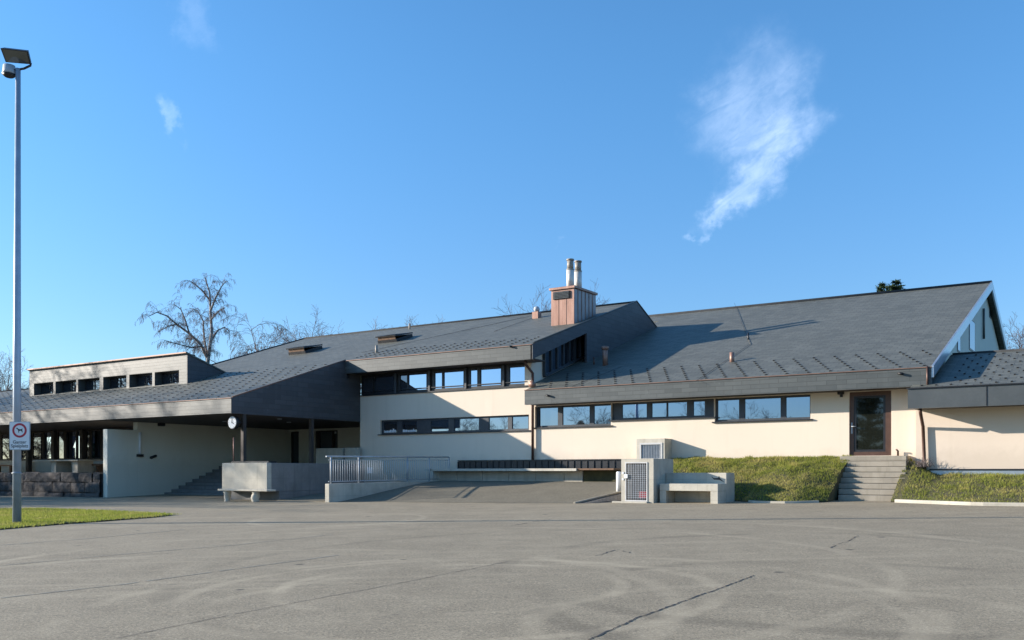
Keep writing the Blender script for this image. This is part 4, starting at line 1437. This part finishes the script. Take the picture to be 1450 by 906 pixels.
# sign on the pole: no dogs
sg = empty('prohibition_sign', tuple(lp(28.5, 636, -.12)), 'white sign with crossed red ring and black dog on the pole', 'sign')
sg['label'] = 'white sign with red ring round a black dog, fixed to the pole'
SC = pd / F
so = lp(28.4, 617, -.125)
def sp(x, y, f=0.0):          # sign coordinates in pixels of the photograph, at the sign's own plane
    return so + RT * (x * SC) + Vector((0, 0, -y * SC)) - FW * f
def rrect(hw, hh, r, n=5):
    pts = []
    for cx_, cy_, a0 in ((hw - r, -hh + r, -90), (hw - r, hh - r, 0), (-hw + r, hh - r, 90), (-hw + r, -hh + r, 180)):
        for i in range(n + 1):
            a = math.radians(a0 + 90 * i / n)
            pts.append((cx_ + r * math.cos(a), cy_ + r * math.sin(a)))
    return pts
def plate(poly, f0, f1):
    n = len(poly)
    vs = [sp(x, y, f1) for x, y in poly] + [sp(x, y, f0) for x, y in poly]
    fs = [tuple(reversed(range(n))), tuple(range(n, 2 * n))] + [(i, (i + 1) % n, n + (i + 1) % n, n + i) for i in range(n)]
    return MB().add(vs, fs)
build('plate', plate(rrect(14.5, 20, 2), 0, .02), M['galv'], sg)
build('face', plate(rrect(13.6, 19.1, 1.6), .021, .024), M['white'], sg)
cy = -7.6
mb = MB()
n = 40
for i in range(n):
    a, b = 2 * math.pi * i / n, 2 * math.pi * (i + 1) / n
    q = [(10.2 * math.cos(a), cy + 10.2 * math.sin(a)), (10.2 * math.cos(b), cy + 10.2 * math.sin(b)), (7.3 * math.cos(b), cy + 7.3 * math.sin(b)), (7.3 * math.cos(a), cy + 7.3 * math.sin(a))]
    mb.add([sp(x, y, .027) for x, y in q], [(3, 2, 1, 0)])
build('ring', mb, M['red'], sg)
dog = [(-4.6, -3.4), (-3.9, -3.2), (-3.2, -3.6), (-2.2, -2.4), (-1.2, -1.6), (0.5, -1.3), (2.6, -1.5), (3.6, -2.4), (4.3, -2.3), (3.9, -1.2), (3.9, .6), (4.2, 2.2), (4.3, 3.0), (3.5, 3.0), (3.0, 1.6), (2.2, .6), (.2, .7), (-.6, 1.5), (-.9, 3.4), (-1.7, 3.4), (-1.5, 1.0), (-2.2, -.2), (-3.0, -1.5), (-4.2, -2.2), (-5.0, -2.6)]
build('dog', plate([(x, cy + y - .2) for x, y in dog], .024, .0275), M['black'], sg)
for txt, yy, size in (('Ganzer', 10.9, 5.6), ('Spielplatz', 16.3, 5.6)):
    cu = bpy.data.curves.new('text', 'FONT')
    cu.body = txt
    cu.size = size * SC * 1.15
    cu.align_x = 'CENTER'
    cu.extrude = .001
    cu.offset = .0012
    to = bpy.data.objects.new('text_tmp', cu)
    COL.objects.link(to)
    dg = bpy.context.evaluated_depsgraph_get()
    me = bpy.data.meshes.new_from_object(to.evaluated_get(dg))
    bpy.data.objects.remove(to)
    o = bpy.data.objects.new('lettering', me)
    me.materials.clear(); me.materials.append(M['black'])
    COL.objects.link(o)
    o.parent = sg
    o.location = sp(0, yy, .0255) - WL[sg.name]
    o.rotation_euler = (math.pi / 2, 0, TH)

# small paper cut-outs standing on the inner sill of the lower windows
rng = random.Random(9)
for a, b, lab in ((542, 559.5, 'row of white paper cut-outs in the first small window from the left'), (568, 587.5, 'row of white paper cut-outs in the second small window from the left')):
    mb = MB()
    x, e = U(a, VW + .1), U(b, VW + .1)
    while x < e - .04:
        w_ = rng.uniform(.04, .1)
        mb.box(x, min(x + w_, e), VW + .132, VW + .142, za + .075, za + .075 + rng.uniform(.08, .17))
        x += w_ + rng.uniform(.005, .03)
    tag(build('paper_figures', mb, M['paper']), lab, 'paper decoration', 'paper cut-outs in the windows')


# ------------------------------------------------------------------ trees
def grow(mb, p, d, L, r, lvl, rng, par, sides):
    """one limb and, recursively, its branches; twigs droop or spread by the numbers in par"""
    n = max(2, [6, 5, 4, 3][min(lvl, 3)])
    pts, rad = [Vector(p)], [r]
    d = Vector(d).normalized()
    dirs = [d.copy()]
    for i in range(n):
        d = d + Vector((rng.gauss(0, par['wig']), rng.gauss(0, par['wig']), rng.gauss(0, par['wig']) + par['trop'][min(lvl, 3)] * (i + 1) / n))
        d.normalize()
        pts.append(pts[-1] + d * (L / n)); rad.append(max(par['rmin'], r * (1 - .8 * (i + 1) / n)))
        dirs.append(d.copy())
    mb.tube(pts, rad, sides if lvl < 2 else 3, caps=False)
    if lvl >= par['lv']: return
    k = par['kids'][min(lvl, len(par['kids']) - 1)]
    for j in range(k):
        t = (j + rng.random()) / k
        t = par['start'] + (1 - par['start']) * t if lvl == 0 else .15 + .85 * t
        f = t * n; i = min(n - 1, int(f))
        q = pts[i].lerp(pts[i + 1], f - i)
        dd = dirs[min(i + 1, n)]
        ax = dd.cross(Vector((rng.gauss(0, 1), rng.gauss(0, 1), rng.gauss(0, 1)))).normalized()
        ang = math.radians(rng.uniform(*par['ang']))
        nd = dd * math.cos(ang) + ax * math.sin(ang)
        ln = L * rng.uniform(*par['ratio']) * (1 - .45 * t if lvl == 0 else 1 - .3 * t)
        grow(mb, q, nd, ln, max(par['rmin'], rad[i] * .55), lvl + 1, rng, par, sides)


BROAD = dict(wig=.10, trop=(.05, .12, .10, .05), rmin=.011, lv=4, kids=(9, 9, 8, 7), start=.25, ang=(28, 62), ratio=(.42, .68))
DROOP = dict(wig=.10, trop=(.03, -.12, -.35, -.75), rmin=.010, lv=4, kids=(9, 9, 8, 7), start=.25, ang=(25, 60), ratio=(.36, .6))


def bare_tree(name, loc, h, seed, par, label, group=None, mats=('bark', 'twig'), tr=.2, spread=None):
    rng = random.Random(seed)
    t = empty(name, loc, label, 'tree', group)
    x, y, z = loc
    hh = h * .22
    top = Vector((x + rng.uniform(-.2, .2), y, z + hh))
    build('trunk', MB().tube([(x, y, z - .3), Vector((x, y, z)).lerp(top, .5), top], [tr * 1.2, tr, tr * .9], 9), M[mats[0]], t)
    mb = MB()
    k = 4 if spread is None else spread
    for i in range(k):
        a = 6.283 * i / k + rng.uniform(-.4, .4)
        til = rng.uniform(.15, .55) if i else .05
        grow(mb, top, (math.cos(a) * til, math.sin(a) * til, 1), (h - hh) * rng.uniform(.62, .95 if i else 1.0), tr * .7, 1 if k > 2 else 0, rng, par, 5)
    zt = max(q[2] for q in mb.v)
    k_ = (h - hh) / (zt - top.z)
    mb.v = [(top.x + (a - top.x) * k_, top.y + (b - top.y) * k_, top.z + (c - top.z) * k_) for a, b, c in mb.v]
    build('crown', mb, M[mats[1]], t)
    return t


def ground_at(px, d):
    p = at_d(px, HY, d)
    return (p.x, p.y, G(p.x, p.y))


# the tall weeping birch behind the dormer: trunk and chief limbs follow the photograph in one plane, twigs go every way
D = 66.0
bp = ground_at(293, D)
rng = random.Random(77)
birch = empty('birch_tree', bp, 'tall bare weeping birch with forked trunk rising behind the dormer', 'tree')
def bt(px, py, f=0): return at_d(px, py, D + f)
limbs = [([(293, 672, 0), (294, 600, 0), (293, 520, 0), (296, 500, 0), (300, 470, 0), (298, 440, 0.5), (297, 415, 1), (290, 392, 1)], .19),
         ([(293, 506, 0), (284, 487, -.5), (268, 472, -1), (250, 459, -1.5), (236, 447, -2), (222, 442, -2.2), (210, 448, -2.4)], .10),
         ([(293, 500, 0), (289, 480, 1), (288, 455, 1.5), (280, 440, 2), (268, 436, 2.2)], .075),
         ([(299, 482, 0), (308, 468, .5), (318, 463, 1), (326, 470, 1)], .07),
         ([(298, 440, .5), (306, 420, .2), (314, 405, 0), (320, 398, 0)], .07),
         ([(297, 425, 1), (287, 412, .5), (276, 402, 0), (268, 397, 0)], .06),
         ([(299, 452, 0), (310, 440, -1), (318, 436, -1)], .05),
         ([(286, 490, -.5), (272, 492, -1.5), (255, 488, -2), (232, 482, -2.5)], .06),
         ([(268, 472, -1), (262, 452, -1), (256, 438, -1), (248, 432, -1)], .06),
         ([(250, 459, -1.5), (238, 462, -2), (224, 470, -2)], .05),
         ([(296, 500, 0), (288, 492, 2), (276, 478, 3), (262, 480, 3)], .06)]
tm, cm = MB(), MB()
for pts, r in limbs:
    V = [bt(*p) for p in pts]
    n = len(V)
    tm.tube(V, [r * (1 - .85 * i / (n - 1)) + .01 for i in range(n)], 6, caps=False)
    for a, b in zip(V, V[1:]):
        if a.z < CAMZ + 8: continue
        L = (b - a).length
        for k in range(max(4, int(L * 6.5))):
            q = a.lerp(b, rng.random())
            dr = (b - a).normalized() * .6 + Vector((rng.gauss(0, .6), rng.gauss(0, .6), rng.uniform(.0, .9)))
            grow(cm, q, dr, rng.uniform(.6, 1.3), .014, 2, rng, dict(DROOP, lv=4, kids=(5, 5, 6, 4), rmin=.0058, trop=(0, -.1, -.5, -1.0)), 3)
build('trunk', tm, M['birch'], birch)
build('crown', cm, M['twig_pale'], birch)

# bare trees whose crowns look over the roofs
bare_tree('bare_tree', ground_at(448, 74), 13.9, 5, dict(BROAD, wig=.13), 'dark bushy bare tree above the roof ridge, right of the paler pair', mats=('bark', 'twig'), tr=.28, spread=7)
bare_tree('bare_tree', ground_at(380, 86), 15.2, 6, DROOP, 'pale drooping bare tree over the sloping roof edge, nearest the birch', mats=('birch', 'twig_pale'), tr=.2, spread=5)
bare_tree('bare_tree', ground_at(411, 90), 15.9, 12, DROOP, 'pale drooping bare tree over the sloping roof edge, touching the dark bushy one', mats=('birch', 'twig_pale'), tr=.2, spread=5)
bare_tree('bare_tree', ground_at(497, 82), 14.4, 14, BROAD, 'low bare treetop just showing over the ridge right of the dark bushy tree', mats=('bark', 'twig_pale'), tr=.16, spread=4)
bare_tree('bare_tree', ground_at(795, 80), 17.4, 15, dict(BROAD, trop=(.05, .25, .25, .2)), 'bare treetop just left of the copper chimney', mats=('bark', 'twig'), tr=.25, spread=7)
bare_tree('bare_tree', ground_at(636, 82), 14.9, 18, BROAD, 'thin bare twigs showing over the middle of the ridge', mats=('bark', 'twig_pale'), tr=.14, spread=4)
bare_tree('bare_tree', ground_at(1458, 78), 15.6, 16, dict(BROAD, wig=.14), 'bare spreading tree beyond the wing roof at the right edge', mats=('bark', 'twig'), tr=.26, spread=7)
bare_tree('bare_tree', ground_at(-6, 80), 12.4, 17, dict(BROAD, wig=.14), 'bare tree behind the lamp post at the left edge', mats=('bark', 'twig_pale'), tr=.22, spread=6)


def conifer(name, loc, h, rad, seed, label, dens=1.0, group=None, leaf=.05, exp=.75):
    rng = random.Random(seed)
    t = empty(name, loc, label, 'tree', group)
    x, y, z = loc
    build('trunk', MB().tube([(x, y, z - .3), (x, y, z + h * .97)], [.2, .03], 8), M['bark'], t)
    mb = MB()
    for i in range(int(h * 9 * dens)):
        k = rng.random()
        zz = z + h * (.08 + .92 * k)
        R_ = rad * (1 - k) ** exp * rng.uniform(.6, 1.1) + .15
        a = rng.uniform(0, 6.283)
        for s in range(8):
            f = (s + rng.random()) / 8
            c = Vector((x + math.cos(a) * R_ * f, y + math.sin(a) * R_ * f, zz + .25 * f * R_ - .1 * R_ * f * f))
            for q in range(6):
                dv = Vector((rng.gauss(0, 1), rng.gauss(0, 1), rng.gauss(.3, .6))).normalized()
                sd_ = dv.cross(Vector((rng.gauss(0, 1), rng.gauss(0, 1), 1))).normalized() * leaf
                tip = c + dv * rng.uniform(.2, .42)
                mb.add([c - sd_, c + sd_, tip + sd_ * .3, tip - sd_ * .3], [(0, 1, 2, 3)])
    build('crown', mb, M['needles'], t)
    return t


conifer('pine_tree', ground_at(1267, 84), at_d(1267, 399, 84).z - .1, 3.2, 31, 'dark green pine top above the hall ridge', 1.7, exp=.4, leaf=.04)
conifer('pine_tree', ground_at(1247, 86), at_d(1247, 404, 86).z, 1.6, 32, 'small dark pine tip left of the larger pine above the hall ridge', 2.0, exp=.5)

# trees past the left edge of the picture (they shade the left part) and beyond the yard (they show in the panes)
OFF = 'trees around the yard outside the picture'
LAB = 'bare tree beside the yard beyond the left edge of the picture'
for i, (u, v, h, sd_) in enumerate([(-63, 11.5, 16.5, 41), (-70, 5, 16, 42), (-68, 15, 15, 45), (-63, 20, 14, 46)]):
    bare_tree('bare_tree', (u, v, G(u, v)), h, sd_, dict(BROAD, rmin=.02, kids=(9, 7, 5, 3)), LAB, OFF, tr=.36, spread=6)
bare_tree('bare_tree', (-62.5, 9.0, G(-62.5, 9)), 15.6, 47, dict(BROAD, rmin=.03, kids=(9, 6, 4, 3), wig=.13), LAB, OFF, tr=.45, spread=6)
LAB2 = 'dense evergreen beside the yard beyond the left edge of the picture'
for u, v, h, r, sd_ in ((-50.5, 18.2, 4.6, 2.6, 51), (-54.5, 15.2, 5.2, 2.6, 52), (-57.5, 19.5, 4.6, 2.6, 53), (-62, 17, 5.2, 2.8, 54)):
    conifer('evergreen_tree', (u, v, G(u, v)), h, r, sd_, LAB2, 7.0, OFF, .09)
LAB4 = 'evergreen across the yard behind the photographer'
for u, v, h, r, sd_ in ((-27, -58, 15, 5.0, 71), (-22, -64, 13, 5.0, 72), (-33, -63, 12, 5, 73), (-72, -66, 11, 4.5, 74), (-108, -60, 12, 5, 75), (-112, -5, 4, 2.4, 77)):
    conifer('evergreen_tree', (u, v, G(u, v)), h, r, sd_, LAB4, 2.2, OFF, .10)
LAB3 = 'bare tree across the yard behind the photographer'
for u, v, h, sd_ in ((-99, -8, 8, 83), (-106, 0, 8, 84), (-118, -10, 9, 85), (-41, -58, 13, 61), (-50, -60, 14, 62), (-58, -56, 12, 63), (-66, -60, 13.5, 64), (-80, -56, 13, 65), (-90, -60, 14, 66), (-100, -55, 13, 67)):
    bare_tree('bare_tree', (u, v, G(u, v)), h, sd_, dict(BROAD, kids=(7, 7, 6, 4), rmin=.02), LAB3, OFF, tr=.3, spread=6)
